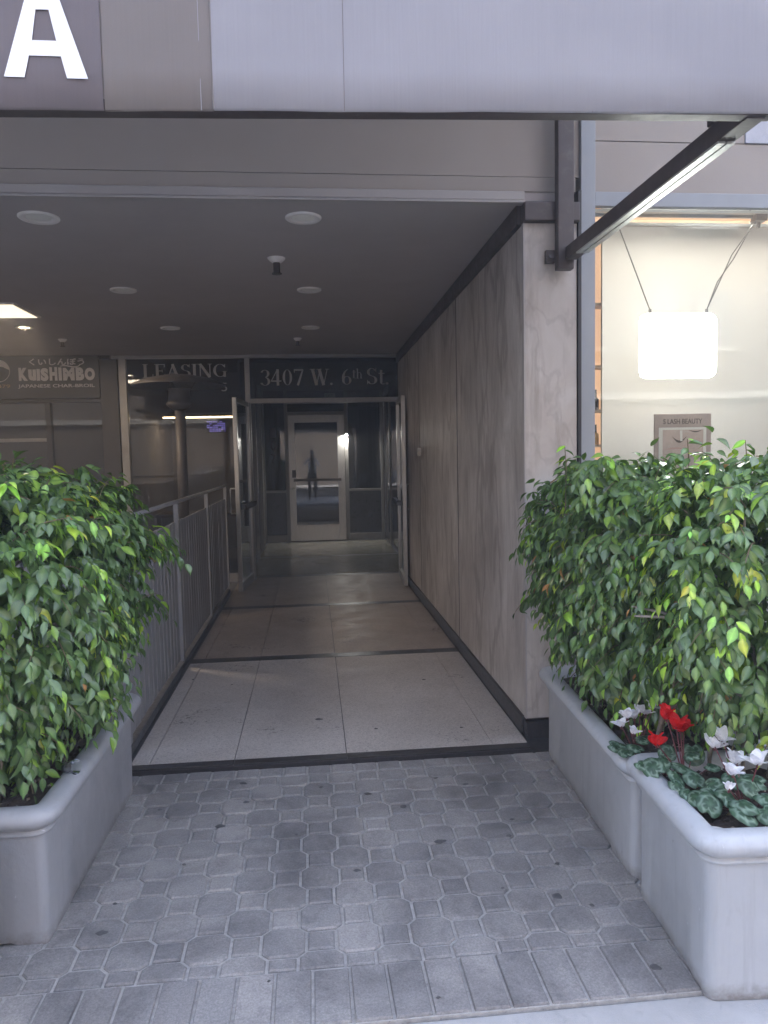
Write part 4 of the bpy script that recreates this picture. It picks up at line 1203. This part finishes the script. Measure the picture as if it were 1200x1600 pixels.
LEAF_PROTO = {}
def proto_leaf(vi, ci, col):
    key = (vi, ci)
    if key not in LEAF_PROTO:
        v, f = LEAFS[vi]
        me = bpy.data.meshes.new('leaf'); me.from_pydata([tuple(p) for p in v], [], f); me.materials.append(MT['leaf'])
        at = me.color_attributes.new('tint', 'FLOAT_COLOR', 'POINT')
        at.data.foreach_set('color', (np.array([*col, 1], 'f')[None, :] * RIB).ravel())
        me.polygons.foreach_set('use_smooth', [True] * len(f)); me.update()
        LEAF_PROTO[key] = me
    return LEAF_PROTO[key]

def hedge(label, cx, cy, hx, hy, z0, z1, ntwig, seed, sizes=(.036, .068), trunk_xy=(), young=.06, lobes=()):
    q = random.Random(seed)
    t = thing('ficus_hedge', label, 'hedge', (cx, cy, z0 - .02), 0, 'weeping fig hedges in the planters')
    org = Vector((cx, cy, z0 - .02))
    zc, hz = (z0 + z1) / 2, (z1 - z0) / 2
    P_, D_, N_, S_, C_, V_ = [], [], [], [], [], []
    tw = MB()
    camp = Vector((0, 0, 1.47))
    lobe_list = [lb for lb in lobes for _ in range(lb[4])]
    for k in range(ntwig + len(lobe_list)):
        # a point on a rounded box, jittered inwards
        while True:
            d = Vector((q.gauss(0, 1), q.gauss(0, 1), q.gauss(0, 1))).normalized()
            # favour the sides seen from the street
            if (camp - Vector((cx, cy, zc))).normalized().dot(d) < -.45 and q.random() < .75: continue
            break
        e = 4.0
        f_ = (abs(d.x) ** e + abs(d.y) ** e + abs(d.z) ** e) ** (-1 / e)
        depth = q.choice((1, 1, 1, .93, .86, .74))
        lump = 1 + .13 * noise.noise(d * 2.3 + Vector((seed, 0, 0))) + .06 * noise.noise(d * 6 + Vector((0, seed, 0)))
        u = d * f_ * lump * depth
        # narrower near the bottom
        tz = (u.z + 1) / 2
        nar = .80 + .22 * min(1, max(0, tz) * 1.5)
        s = Vector((cx + u.x * hx * nar, cy + u.y * hy * nar, zc + u.z * hz))
        if u.z < -.5 and q.random() < .35: continue
        out = Vector((u.x / hx, u.y / hy, u.z * .5 / hz)); out.normalize()
        if k >= ntwig:
            lb = lobe_list[k - ntwig]; d = Vector((q.gauss(0, 1), q.gauss(0, 1), q.gauss(0, 1))).normalized() * lb[3] * q.uniform(.4, 1)
            s = Vector(lb[:3]) + Vector((d.x * 1.3, d.y, d.z)); u.z = 0; out = Vector((lb[0] - cx, lb[1] - cy, .05)).normalized(); depth = 1
        elif u.z > .5: s.z += .07 * noise.noise(Vector((s.x * 7, s.y * 7, seed))) + .03 * noise.noise(Vector((s.x * 17, s.y * 17, seed)))
        L = q.uniform(.10, .22)
        if u.z > .55: out = (out + Vector((q.gauss(0, .4), q.gauss(0, .4), .5))).normalized()
        else: out = (out + Vector((q.gauss(0, .35), q.gauss(0, .35), q.uniform(-.1, .5)))).normalized()
        droop = q.uniform(.25, .8) * (1.0 if u.z < .55 else .75)
        start = s - out * L * .55
        pts = []
        nl = q.randint(7, 11)
        isy = q.random() < young * 1.2
        for i in range(nl + 1):
            a = i / nl
            pts.append(start + out * (L * a) + Vector((0, 0, -droop * L * a * a)))
        if depth > .9 and q.random() < .3: tw.tube(pts[::3] + [pts[-1]], [.0018] * len(pts[::3]) + [.001], 4, cap=False)
        for i in range(nl + 1):
            p = pts[i]
            tg = (pts[min(i + 1, nl)] - pts[max(0, i - 1)]).normalized()
            side = tg.cross(Vector((0, 0, 1)))
            if side.length < .1: side = Vector((1, 0, 0))
            side.normalize()
            sg = 1 if i % 2 else -1
            dr_ = tg * q.uniform(.25, .7) + side * sg * q.uniform(.3, .85) + Vector((0, 0, -q.uniform(.2, 1.2)))
            if i == nl: dr_ = tg + Vector((0, 0, -.6))
            dr_ += Vector((q.gauss(0, .15), q.gauss(0, .15), q.gauss(0, .15))); dr_.normalize()
            nn = out * q.uniform(.5, 1.2) + Vector((0, 0, q.uniform(.1, .9))) + Vector((q.gauss(0, .3), q.gauss(0, .3), q.gauss(0, .3)))
            nn = nn - dr_ * nn.dot(dr_)
            if nn.length < .05: nn = side
            nn.normalize()
            P_.append(p + dr_ * .006); D_.append(dr_); N_.append(nn)
            yl = (isy and i > nl - 4) or q.random() < young * .25
            S_.append(q.uniform(*sizes) * (.85 if i == nl else 1))
            C_.append(leaf_color(q, yl)); V_.append(q.randrange(4))
    # a few bare shoots on top
    n = len(P_)
    P_a = np.array([tuple(p - org) for p in P_], 'f'); D_a = np.array([tuple(p) for p in D_], 'f'); N_a = np.array([tuple(p) for p in N_], 'f')
    X_a = np.cross(D_a, N_a); S_a = np.array(S_, 'f'); C_a = np.array(C_, 'f'); V_a = np.array(V_)
    W_a = nr.uniform(.92, 1.3, n).astype('f')
    dist = np.linalg.norm(P_a + np.array(org, 'f') - np.array([0, 0, 1.47], 'f'), axis=1)
    # only leaves that fall inside the picture count as the 300 largest
    rel = P_a + np.array(org, 'f') - np.array([0, 0, 1.47], 'f')
    zc_ = rel @ np.array(F); xs_ = rel @ np.array(rr) / zc_; ys_ = rel @ np.array(uu) / zc_
    inside = (np.abs(xs_) < 600 / 1150) & (np.abs(ys_) < 800 / 1150)
    facing = np.abs((N_a * (-rel / dist[:, None])).sum(1))
    score = dist / (S_a * (.4 + facing)) + np.where(inside, 0, 1e6)
    order = np.argsort(score); single = order[:290]; rest = order[290:]
    for k in single:
        k = int(k); vi = int(V_a[k])
        ci = int((C_a[k][0] > .18)) * 3 + int(C_a[k][1] > .11) + int(C_a[k][1] > .17)
        me = proto_leaf(vi, ci, C_[k])
        o = bpy.data.objects.new('leaf', me)
        mt = Matrix((Vector(X_a[k]), Vector(D_a[k]), Vector(N_a[k]))).transposed().to_4x4()
        o.matrix_basis = Matrix.Translation(Vector(P_a[k])) @ mt @ Matrix.Diagonal((*([float(S_a[k] * W_a[k])]), float(S_a[k]), float(S_a[k]), 1))
        o.parent = t; COL.objects.link(o)
    vs, fs_, cs = [], [], []; base = 0
    for vi in range(4):
        tv, tf = LEAFS[vi]
        ids = [i for i in rest if V_a[i] == vi]
        if not ids: continue
        ids = np.array(ids)
        co = (tv[None, :, 0:1] * X_a[ids][:, None, :] * W_a[ids][:, None, None] + tv[None, :, 1:2] * D_a[ids][:, None, :] + tv[None, :, 2:3] * N_a[ids][:, None, :]) * S_a[ids][:, None, None] + P_a[ids][:, None, :]
        vs.append(co.reshape(-1, 3)); m_ = len(tv)
        cs.append(np.repeat(np.concatenate([C_a[ids], np.ones((len(ids), 1), 'f')], 1), m_, 0) * np.tile(RIB[:m_], (len(ids), 1)))
        for j in range(len(ids)):
            b_ = base + j * m_
            fs_ += [tuple(x_ + b_ for x_ in f) for f in tf]
        base += len(ids) * m_
    vs = np.concatenate(vs); cs = np.concatenate(cs)
    me = bpy.data.meshes.new('foliage'); me.from_pydata(vs.tolist(), [], fs_); me.materials.append(MT['leaf'])
    at = me.color_attributes.new('tint', 'FLOAT_COLOR', 'POINT'); at.data.foreach_set('color', cs.ravel())
    me.polygons.foreach_set('use_smooth', np.ones(len(fs_), bool)); me.update()
    o = bpy.data.objects.new('foliage', me); o['kind'] = 'stuff'; link(o, t)
    to = tw.build('twigs', MT['twig'], None, fix=False); to.parent = t; to.location = -org; to['kind'] = 'stuff'
    for (x, y) in trunk_xy:
        base_z = .40; pts = [(x, y, base_z)]
        for i in range(1, 7):
            pts.append((x + q.uniform(-.02, .02) * i, y + q.uniform(-.02, .02) * i, base_z + i * .13))
        rad = [q.uniform(.010, .017) * (1 - .1 * i) for i in range(7)]
        tr = MB().tube(pts, rad, 9)
        for b_ in range(5):
            i = q.randint(1, 5); p0 = Vector(pts[i]); dv = Vector((q.uniform(-1, 1), q.uniform(-1, 1), q.uniform(.1, .8))).normalized() * q.uniform(.12, .26)
            tr.tube([p0, p0 + dv * .5 + Vector((0, 0, .01)), p0 + dv], [.006, .005, .003], 6)
        o = tr.build('trunk', MT['bark'], None, smooth=True); o.parent = t; o.location = -org
    return t

hedge('dark green weeping fig hedge on the left, spilling over its grey planter', -1.12, 2.77, .37, .60, .52, 1.43, 1500, 3,
      trunk_xy=((-1.02, 2.35), (-1.0, 2.6), (-1.1, 2.9), (-1.0, 3.15)), lobes=((-.71, 3.0, 1.18, .10, 44), (-1.2, 2.5, 1.44, .12, 40), (-.74, 3.15, .92, .05, 10), (-.80, 2.75, 1.30, .08, 20)))
hedge('nearest fig foliage at the far left edge of the picture', -1.56, 1.95, .50, .24, .50, 1.36, 500, 8, trunk_xy=((-1.2, 1.9),))
hedge('bluish dark green fig hedge beside the marble pillar, behind the other right one', 1.33, 2.93, .30, .55, .55, 1.40, 1350, 5, sizes=(.040, .066), young=.02,
      trunk_xy=((1.22, 2.5), (1.3, 2.8), (1.25, 3.1)), lobes=((.98, 3.1, 1.15, .06, 12), (1.02, 3.3, .85, .05, 8), (1.1, 2.7, 1.42, .08, 12)))
hedge('bright green fig hedge at the right edge, above the cyclamen', 1.72, 2.19, .62, .25, .60, 1.44, 1500, 13, sizes=(.032, .058), young=.10,
      trunk_xy=((1.32, 2.12), (1.42, 2.14), (1.55, 2.1), (1.7, 2.15), (1.25, 2.2)))

def shoot(label, x, y, z0, z1, seed, cat='shoot'):
    q = random.Random(seed)
    t = thing('ficus_shoot', label, 'shoot', (x, y, z0))
    pts = [(0, 0, -.12), (.004, 0, (z1 - z0) * .5), (-.002, 0, z1 - z0)]
    MB().tube(pts, [.003, .0022, .0014], 6).build('stem', MT['twig'], t)
    for i in range(7):
        a = .25 + .75 * i / 6; az_ = q.uniform(0, 6.28)
        d = Vector((math.cos(az_), math.sin(az_) * .6, q.uniform(-.55, .1))).normalized()
        nn = Vector((0, -.3, 1)) + Vector((q.gauss(0, .3), q.gauss(0, .3), 0)); nn -= d * nn.dot(d); nn.normalize()
        me = proto_leaf(i % 4, 3 if i % 3 == 0 else 1, leaf_color(q, i % 3 == 0))
        o = bpy.data.objects.new('leaf', me)
        s = q.uniform(.045, .06)
        o.matrix_basis = Matrix.Translation((0, 0, (z1 - z0) * a)) @ Matrix((d.cross(nn), d, nn)).transposed().to_4x4() @ Matrix.Diagonal((s, s, s, 1))
        o.parent = t; COL.objects.link(o)
shoot('single upright leafy shoot rising above the left hedge', -1.08, 2.35, 1.36, 1.50, 4)
shoot('upright leafy shoot above the right hedge in front of the poster', 1.30, 2.45, 1.38, 1.51, 6)
shoot('short leafy shoot rising beside the shop window post from the right hedge', 1.02, 2.9, 1.34, 1.50, 9)
shoot('leafy shoot at the top of the right hedge right of the poster', 1.42, 2.3, 1.38, 1.50, 12)

# ------------------------------------------------------------------ cyclamen
def cyc_leaf_mesh(seed):
    q = random.Random(seed); n = 22; rings = [0, .3, .52, .66, .8, 1.0]
    vs = [(0, 0, 0)]; cs = [(.30, .38, .30)]
    cs = [(.06, .12, .065)]
    for ri, r in enumerate(rings[1:]):
        for k in range(n):
            a = 2 * math.pi * k / n
            # heart: notch at the stem (a = -90 deg)
            da = abs(((a + math.pi / 2 + math.pi) % (2 * math.pi)) - math.pi)
            rad = 1 - .42 * math.exp(-(da / .32) ** 2) + .08 * math.cos(a - math.pi / 2)
            wob = 1 + (.03 * math.sin(11 * a) if ri == 4 else 0)
            x, y = rad * wob * r * math.cos(a) * .5, rad * wob * r * math.sin(a) * .56
            vs.append((x, y, -.16 * r * r + .02 * math.sin(3 * a + seed) * r))
            j = q.uniform(.6, 1.15)
            if ri == 2 or (ri == 3 and k % 3 == 0) or (ri == 1 and k % 4 == 0): c = (.20 * j, .29 * j, .22 * j)
            elif ri == 3: c = (.05 * j, .11 * j, .06 * j)
            else: c = (.035 * j, .085 * j, .042 * j)
            cs.append(c)
    fs_ = [(0, 1 + k, 1 + (k + 1) % n) for k in range(n)]
    for i in range(4):
        for k in range(n): fs_.append((1 + i * n + k, 1 + (i + 1) * n + k, 1 + (i + 1) * n + (k + 1) % n, 1 + i * n + (k + 1) % n))
    me = bpy.data.meshes.new('leaf'); me.from_pydata(vs, [], fs_); me.materials.append(MT['cyc_leaf'])
    at = me.color_attributes.new('tint', 'FLOAT_COLOR', 'POINT'); at.data.foreach_set('color', np.array([(*c, 1) for c in cs], 'f').ravel())
    me.polygons.foreach_set('use_smooth', [True] * len(fs_)); me.update(); return me
CYC = [cyc_leaf_mesh(s) for s in range(5)]
def petal_mesh(col, seed):
    q = random.Random(seed); vs = []; cs = []; nu, nv = 5, 6
    for j in range(nv + 1):
        b = j / nv; w = math.sin(math.pi * min(.97, .1 + b * .86)) ** .75 * .5
        for i in range(nu + 1):
            a = i / nu * 2 - 1
            vs.append((a * w * .72, .16 * a * a * w - .25 * b * b + .05 * math.sin(a * 4 + seed) * b, b))
            k = q.uniform(.9, 1.06) * (1 if b > .15 else .75); cs.append((min(1, col[0] * k), min(1, col[1] * k), min(1, col[2] * k), 1))
    fs_ = [(j * (nu + 1) + i, j * (nu + 1) + i + 1, (j + 1) * (nu + 1) + i + 1, (j + 1) * (nu + 1) + i) for j in range(nv) for i in range(nu)]
    me = bpy.data.meshes.new('petal'); me.from_pydata(vs, [], fs_); me.materials.append(MT['petal_white'])
    at = me.color_attributes.new('tint', 'FLOAT_COLOR', 'POINT'); at.data.foreach_set('color', np.array(cs, 'f').ravel())
    me.polygons.foreach_set('use_smooth', [True] * len(fs_)); me.update(); return me
WHITE = [petal_mesh((.93, .92, .94), s) for s in range(3)]; RED = [petal_mesh((.72, .018, .022), s + 5) for s in range(3)]
def cyclamen(label, bx, by, bz, leaves, flowers, pm, seed):
    q = random.Random(seed)
    t = thing('cyclamen_plant', label, 'flowering plant', (bx, by, bz), 0, 'potted cyclamen in the right planters')
    for (x, y, z, s) in leaves:
        o = bpy.data.objects.new('leaf', CYC[q.randrange(5)])
        n = Vector((q.uniform(-.7, .4) , q.uniform(-1.0, .0), 1)).normalized()
        o.rotation_mode = 'QUATERNION'
        o.rotation_quaternion = n.to_track_quat('Z', 'Y') @ Euler((0, 0, q.uniform(0, 6.28))).to_quaternion()
        o.location = (x - bx, y - by, z - bz); s *= q.uniform(.72, .95); o.scale = (s, s * q.uniform(.85, 1.1), s); o.parent = t; COL.objects.link(o)
    st = MB()
    for (x, y, z, s) in leaves:
        st.tube([(0, 0, 0), ((x - bx) * .6, (y - by) * .6, (z - bz) * .5), (x - bx, y - by, z - bz - .004)], .0016, 5, cap=False)
    if st.v:
        so = st.build('leaf_stems', MT['stem'], t, fix=False); so['kind'] = 'stuff'
    for (x, y, z, s) in flowers:
        s *= .86
        f = bpy.data.objects.new('flower', MB().tube([(-(x - bx), -(y - by), -(z - bz)), (-(x - bx) * .4, -(y - by) * .4, -(z - bz) * .35), (0, -.004, .004), (0, 0, -.006)], [.0022, .002, .002, .004], 6, cap=False).mesh('flower', MT['stem']))
        f.parent = t; f.location = (x - bx, y - by, z - bz); COL.objects.link(f)
        a0 = q.uniform(0, 6)
        for k in range(5):
            a = a0 + k * 2 * math.pi / 5 + q.uniform(-.2, .2)
            o = bpy.data.objects.new('petal', pm[k % 3]); tilt = q.choice((q.uniform(.1, .4), q.uniform(.5, 1.1)))
            o.matrix_basis = Matrix.Rotation(a, 4, 'Z') @ Matrix.Rotation(tilt, 4, 'X') @ Matrix.Diagonal((s * 1.1, s, s * q.uniform(.85, 1.1), 1))
            o.parent = f; COL.objects.link(o)
cyclamen('white cyclamen cluster in the rear right planter, behind the red flowers', 1.10, 2.40, .40,
         [(1.03, 2.33, .46, .07), (1.07, 2.34, .47, .075), (1.10, 2.37, .485, .06), (1.04, 2.38, .465, .065), (1.13, 2.40, .48, .06), (1.02, 2.40, .455, .055)],
         [(1.025, 2.36, .535, .042), (1.05, 2.37, .56, .045), (1.085, 2.39, .55, .04), (1.11, 2.40, .565, .042), (1.14, 2.42, .55, .04), (1.06, 2.34, .515, .036), (1.165, 2.42, .57, .04)], WHITE, 1)
cyclamen('red cyclamen with silver-patterned leaves at the rear corner of the near right planter', 1.13, 2.13, .44,
         [(1.02, 2.11, .50, .075), (1.06, 2.13, .515, .075), (1.10, 2.09, .51, .08), (1.09, 2.16, .52, .07), (1.15, 2.12, .53, .075), (1.17, 2.15, .525, .075), (1.07, 2.06, .495, .07), (1.12, 2.04, .49, .075), (1.05, 2.02, .485, .06), (1.0, 2.145, .50, .06), (1.19, 2.08, .51, .06)],
         [(1.035, 2.12, .565, .055), (1.085, 2.16, .63, .055), (1.115, 2.13, .60, .06), (1.135, 2.15, .595, .05), (1.10, 2.13, .615, .05)], RED, 2)
cyclamen('white cyclamen with large silver-marked leaves by the front rim of the near right planter', 1.20, 1.92, .44,
         [(1.08, 1.89, .485, .085), (1.06, 1.93, .49, .075), (1.11, 1.93, .495, .08), (1.14, 1.90, .50, .085), (1.12, 1.96, .51, .075), (1.16, 1.86, .50, .09), (1.21, 1.90, .52, .08), (1.24, 1.87, .505, .09), (1.19, 1.96, .52, .075), (1.15, 1.83, .485, .08), (1.25, 1.95, .52, .08), (1.20, 1.82, .49, .075), (1.27, 1.83, .495, .08), (1.06, 1.97, .485, .06)],
         [(1.17, 2.03, .585, .055), (1.215, 1.99, .55, .055), (1.15, 1.90, .56, .05), (1.235, 1.92, .575, .055), (1.20, 2.04, .60, .05), (1.13, 1.885, .525, .03)], WHITE, 3)
o = MB().lathe([(.0005, .004), (.02, .004), (.024, .006), (.026, .002), (.026, -.01)], n=22).build('plastic_lid', MT['white_plastic'], smooth=True)
o.location = (1.058, 1.815, .447); o.rotation_euler = (-.15, .1, 0); tag(o, 'small round white plastic lid lying on the soil by the near right rim', 'lid')
t = thing('clear_plastic_cup', 'small clear plastic cup lying on the rim of the left planter', 'cup', (-.845, 2.47, .46))
t.rotation_euler = (R(78), .1, R(60))
MB().lathe([(.016, 0), (.017, .002), (.024, .05), (.0245, .051)], n=20).build('cup_wall', MT['glass_shop'], t, smooth=True, fix=False)
MB().lathe([(.0005, .0005), (.016, .0005), (.016, .012), (.0005, .012)], n=20).build('cup_dregs', MT['black'], t)

# ------------------------------------------------------------------ across the street (seen in the glass)
ob = thing('opposite_building', 'brown building across the street with pale band, seen only in reflections', 'building', (0, -14.5, 0))
def opart(name, dims, m):
    o = box(name, dims, m, None); o.parent = ob; o.location = (0, 14.5, 0); return o
opart('wall', (-32, 32, -20, -14.5, 0, 10.6), MT['brick'])
opart('pale_band', (-32, 32, -14.49, -14.3, 3.05, 3.25), MT['stone_band'])
for i in range(-7, 8):
    for zz in (4.6, 8.2):
        opart('window', (i * 4 - .8, i * 4 + .8, -14.495, -14.44, zz, zz + 1.7), MT['win_dark'])
        opart('window_sill', (i * 4 - .95, i * 4 + .95, -14.435, -14.3, zz - .12, zz), MT['stone_band'])
# parked car across the street
def car(label, x, y, col, rz=0):
    t = thing('parked_car', label, 'car', (x, y, -.13), rz, 'cars parked across the street')
    prof = [(-2.1, .35), (-2.15, .6), (-2.05, .85), (-1.2, .95), (-.65, 1.40), (.75, 1.44), (1.45, 1.0), (2.0, .92), (2.12, .6), (2.08, .35)]
    def sect(pr, hy0, hy1, m, nm, par=t):
        vs = [(a, -(.88 if b < 1 else .66), b) for a, b in pr] + [(a, (.88 if b < 1 else .66), b) for a, b in pr]; n = len(pr)
        fs_ = [tuple(range(n)), tuple(range(2 * n - 1, n - 1, -1))] + [(i, i + n, (i + 1) % n + n, (i + 1) % n) for i in range(n)]
        return MB().add(vs, fs_).build(nm, m, par, bevel=.03, seg=2)
    sect(prof, 0, 0, col, 'body')
    for sy in (-1, 1):
        MB().add([(-1.0, sy * .80, 1.0), (-.6, sy * .69, 1.36), (.7, sy * .69, 1.38), (1.2, sy * .80, 1.02)], [(0, 1, 2, 3)]).build('side_window', MT['win_dark'], t, fix=False)
        for wx in (-1.3, 1.35):
            w = MB().lathe([(.0005, -.1), (.2, -.1), (.32, -.08), (.33, 0), (.32, .08), (.2, .1), (.0005, .1)], n=20).build('wheel', MT['tyre'], t, smooth=True)
            w.rotation_euler = (R(90), 0, 0); w.location = (wx, sy * .80, .33)
car('silver car parked across the street, seen only in the glass', -3.4, -10.3, MT['car_paint'])
car('second pale car parked across the street further right, seen only in the glass', 3.6, -10.3, MT['car_paint'])

# ------------------------------------------------------------------ the photographer, reflected in the far door
def person():
    t = thing('person', 'person in open cream jacket and dark trousers holding up a phone, reflected in the door', 'person', (0, -.42, 0))
    V, E, Rr = [], [], []
    def v(p, r, par=None):
        V.append(p); Rr.append(r)
        if par is not None: E.append((par, len(V) - 1))
        return len(V) - 1
    pel = v((0, 0, .93), (.155, .11))
    wst = v((0, .0, 1.10), (.135, .095), pel); ch = v((0, .0, 1.28), (.165, .11), wst); nk0 = v((0, -.0, 1.42), (.09, .07), ch); nk = v((0, .01, 1.48), (.052, .052), nk0)
    hd = v((0, .02, 1.56), (.07, .08), nk); h2 = v((0, .02, 1.64), (.075, .092), hd); v((0, .01, 1.71), (.045, .055), h2)
    for s in (-1, 1):
        sh_ = v((s * .17, .0, 1.40), (.058, .06), nk0); el = v((s * .27, .12, 1.20), (.045, .045), sh_); wr = v((s * .09, .31, 1.42), (.028, .028), el); v((s * .055, .355, 1.44), (.03, .018), wr)
        hp = v((s * .09, 0, .86), (.09, .092), pel); kn = v((s * .11, .02, .48), (.06, .062), hp); an = v((s * .115, -.02, .09), (.042, .045), kn); ft = v((s * .12, .05, .045), (.042, .038), an); v((s * .13, .16, .035), (.038, .028), ft)
    me = bpy.data.meshes.new('body'); me.from_pydata(V, E, []); me.update()
    o = bpy.data.objects.new('body', me); COL.objects.link(o)
    md = o.modifiers.new('skin', 'SKIN')
    for i, r_ in enumerate(Rr): me.skin_vertices[0].data[i].radius = r_
    me.skin_vertices[0].data[0].use_root = True
    sb = o.modifiers.new('sub', 'SUBSURF'); sb.levels = 2
    dg = bpy.context.evaluated_depsgraph_get()
    m2 = bpy.data.meshes.new_from_object(o.evaluated_get(dg)); m2.name = 'body'
    bpy.data.objects.remove(o)
    o = bpy.data.objects.new('body', m2); link(o, t)
    m2.materials.clear()
    for k in ('trousers', 'shirt', 'jacket', 'skin', 'shoe'): m2.materials.append(MT[k])
    for p in m2.polygons:
        c = p.center; p.use_smooth = True
        if c.z < .07: i = 4
        elif c.z < .98: i = 0
        elif c.z > 1.455 and abs(c.x) < .12 and c.y < .2: i = 3
        elif c.y > .30: i = 3
        elif abs(c.x) < .055 and c.y > .02: i = 1
        else: i = 2
        p.material_index = i
    hb_ = MB()
    hb_.lathe([(.0005, .105), (.05, .095), (.082, .055), (.092, .0), (.086, -.05), (.07, -.075)], n=20)
    hob = hb_.build('hair', MT['hair'], t, smooth=True); hob.location = (0, -.005, 1.655); hob.scale = (.95, 1.08, 1)
    # face
    MB().tube([(0, .105, 1.615), (0, .122, 1.59), (0, .11, 1.58)], [.008, .013, .009], 8).build('nose', MT['skin'], t, smooth=True)
    for s in (-1, 1):
        e_ = MB().lathe([(.0005, .01), (.009, .006), (.011, 0), (.009, -.006), (.0005, -.01)], n=10).build('eye', MT['black'], t, smooth=True); e_.location = (s * .032, .098, 1.625)
        e2 = MB().lathe([(.0005, .02), (.012, .012), (.015, 0), (.01, -.016), (.0005, -.02)], n=10).build('ear', MT['skin'], t, smooth=True); e2.location = (s * .08, .015, 1.61)
        for k in range(4):
            a = Vector((s * .06, .36, 1.455 - k * .018)); L = [.06, .066, .062, .05][k]
            MB().tube([a, a + Vector((-s * L * .35, .028, .003)), a + Vector((-s * L * .75, .022, .002)), a + Vector((-s * L * .95, .008, 0))], [.009, .0085, .0075, .006], 8).build('finger', MT['skin'], t, smooth=True)
        MB().tube([(s * .058, .35, 1.42), (s * .045, .37, 1.405), (s * .03, .366, 1.412)], [.011, .009, .007], 8).build('thumb', MT['skin'], t, smooth=True)
    MB().box(-.04, .04, 1.072 - 1.42 + .02, 1.085 - 1.42 + .02, 0, .01)
    ph = thing('smartphone', 'dark smartphone held up by the reflected person', 'phone', (0, -.045, 1.46))
    MB().box(-.038, .038, -.004, .004, -.078, .02).build('phone_body', MT['black'], ph, bevel=.003)
    MB().box(-.034, .034, -.0052, -.0042, -.072, .014).build('phone_screen', MT['win_dark'], ph)
person()

# ------------------------------------------------------------------ thin volume added around the street to imitate milky lens glare
hz = bpy.data.materials.new('glare_veil'); hz.use_nodes = True
ht = hz.node_tree; ht.nodes.clear()
hv = ht.nodes.new('ShaderNodeVolumePrincipled'); ho = ht.nodes.new('ShaderNodeOutputMaterial')
hv.inputs['Density'].default_value = 0.014
hv.inputs['Color'].default_value = (.93, .92, .92, 1)
ht.links.new(hv.outputs[0], ho.inputs['Volume'])
hb3 = MB().box(-42, 42, -32, 32, -1.6, 18.2).build('glare_haze', hz); hb3['kind'] = 'stuff'
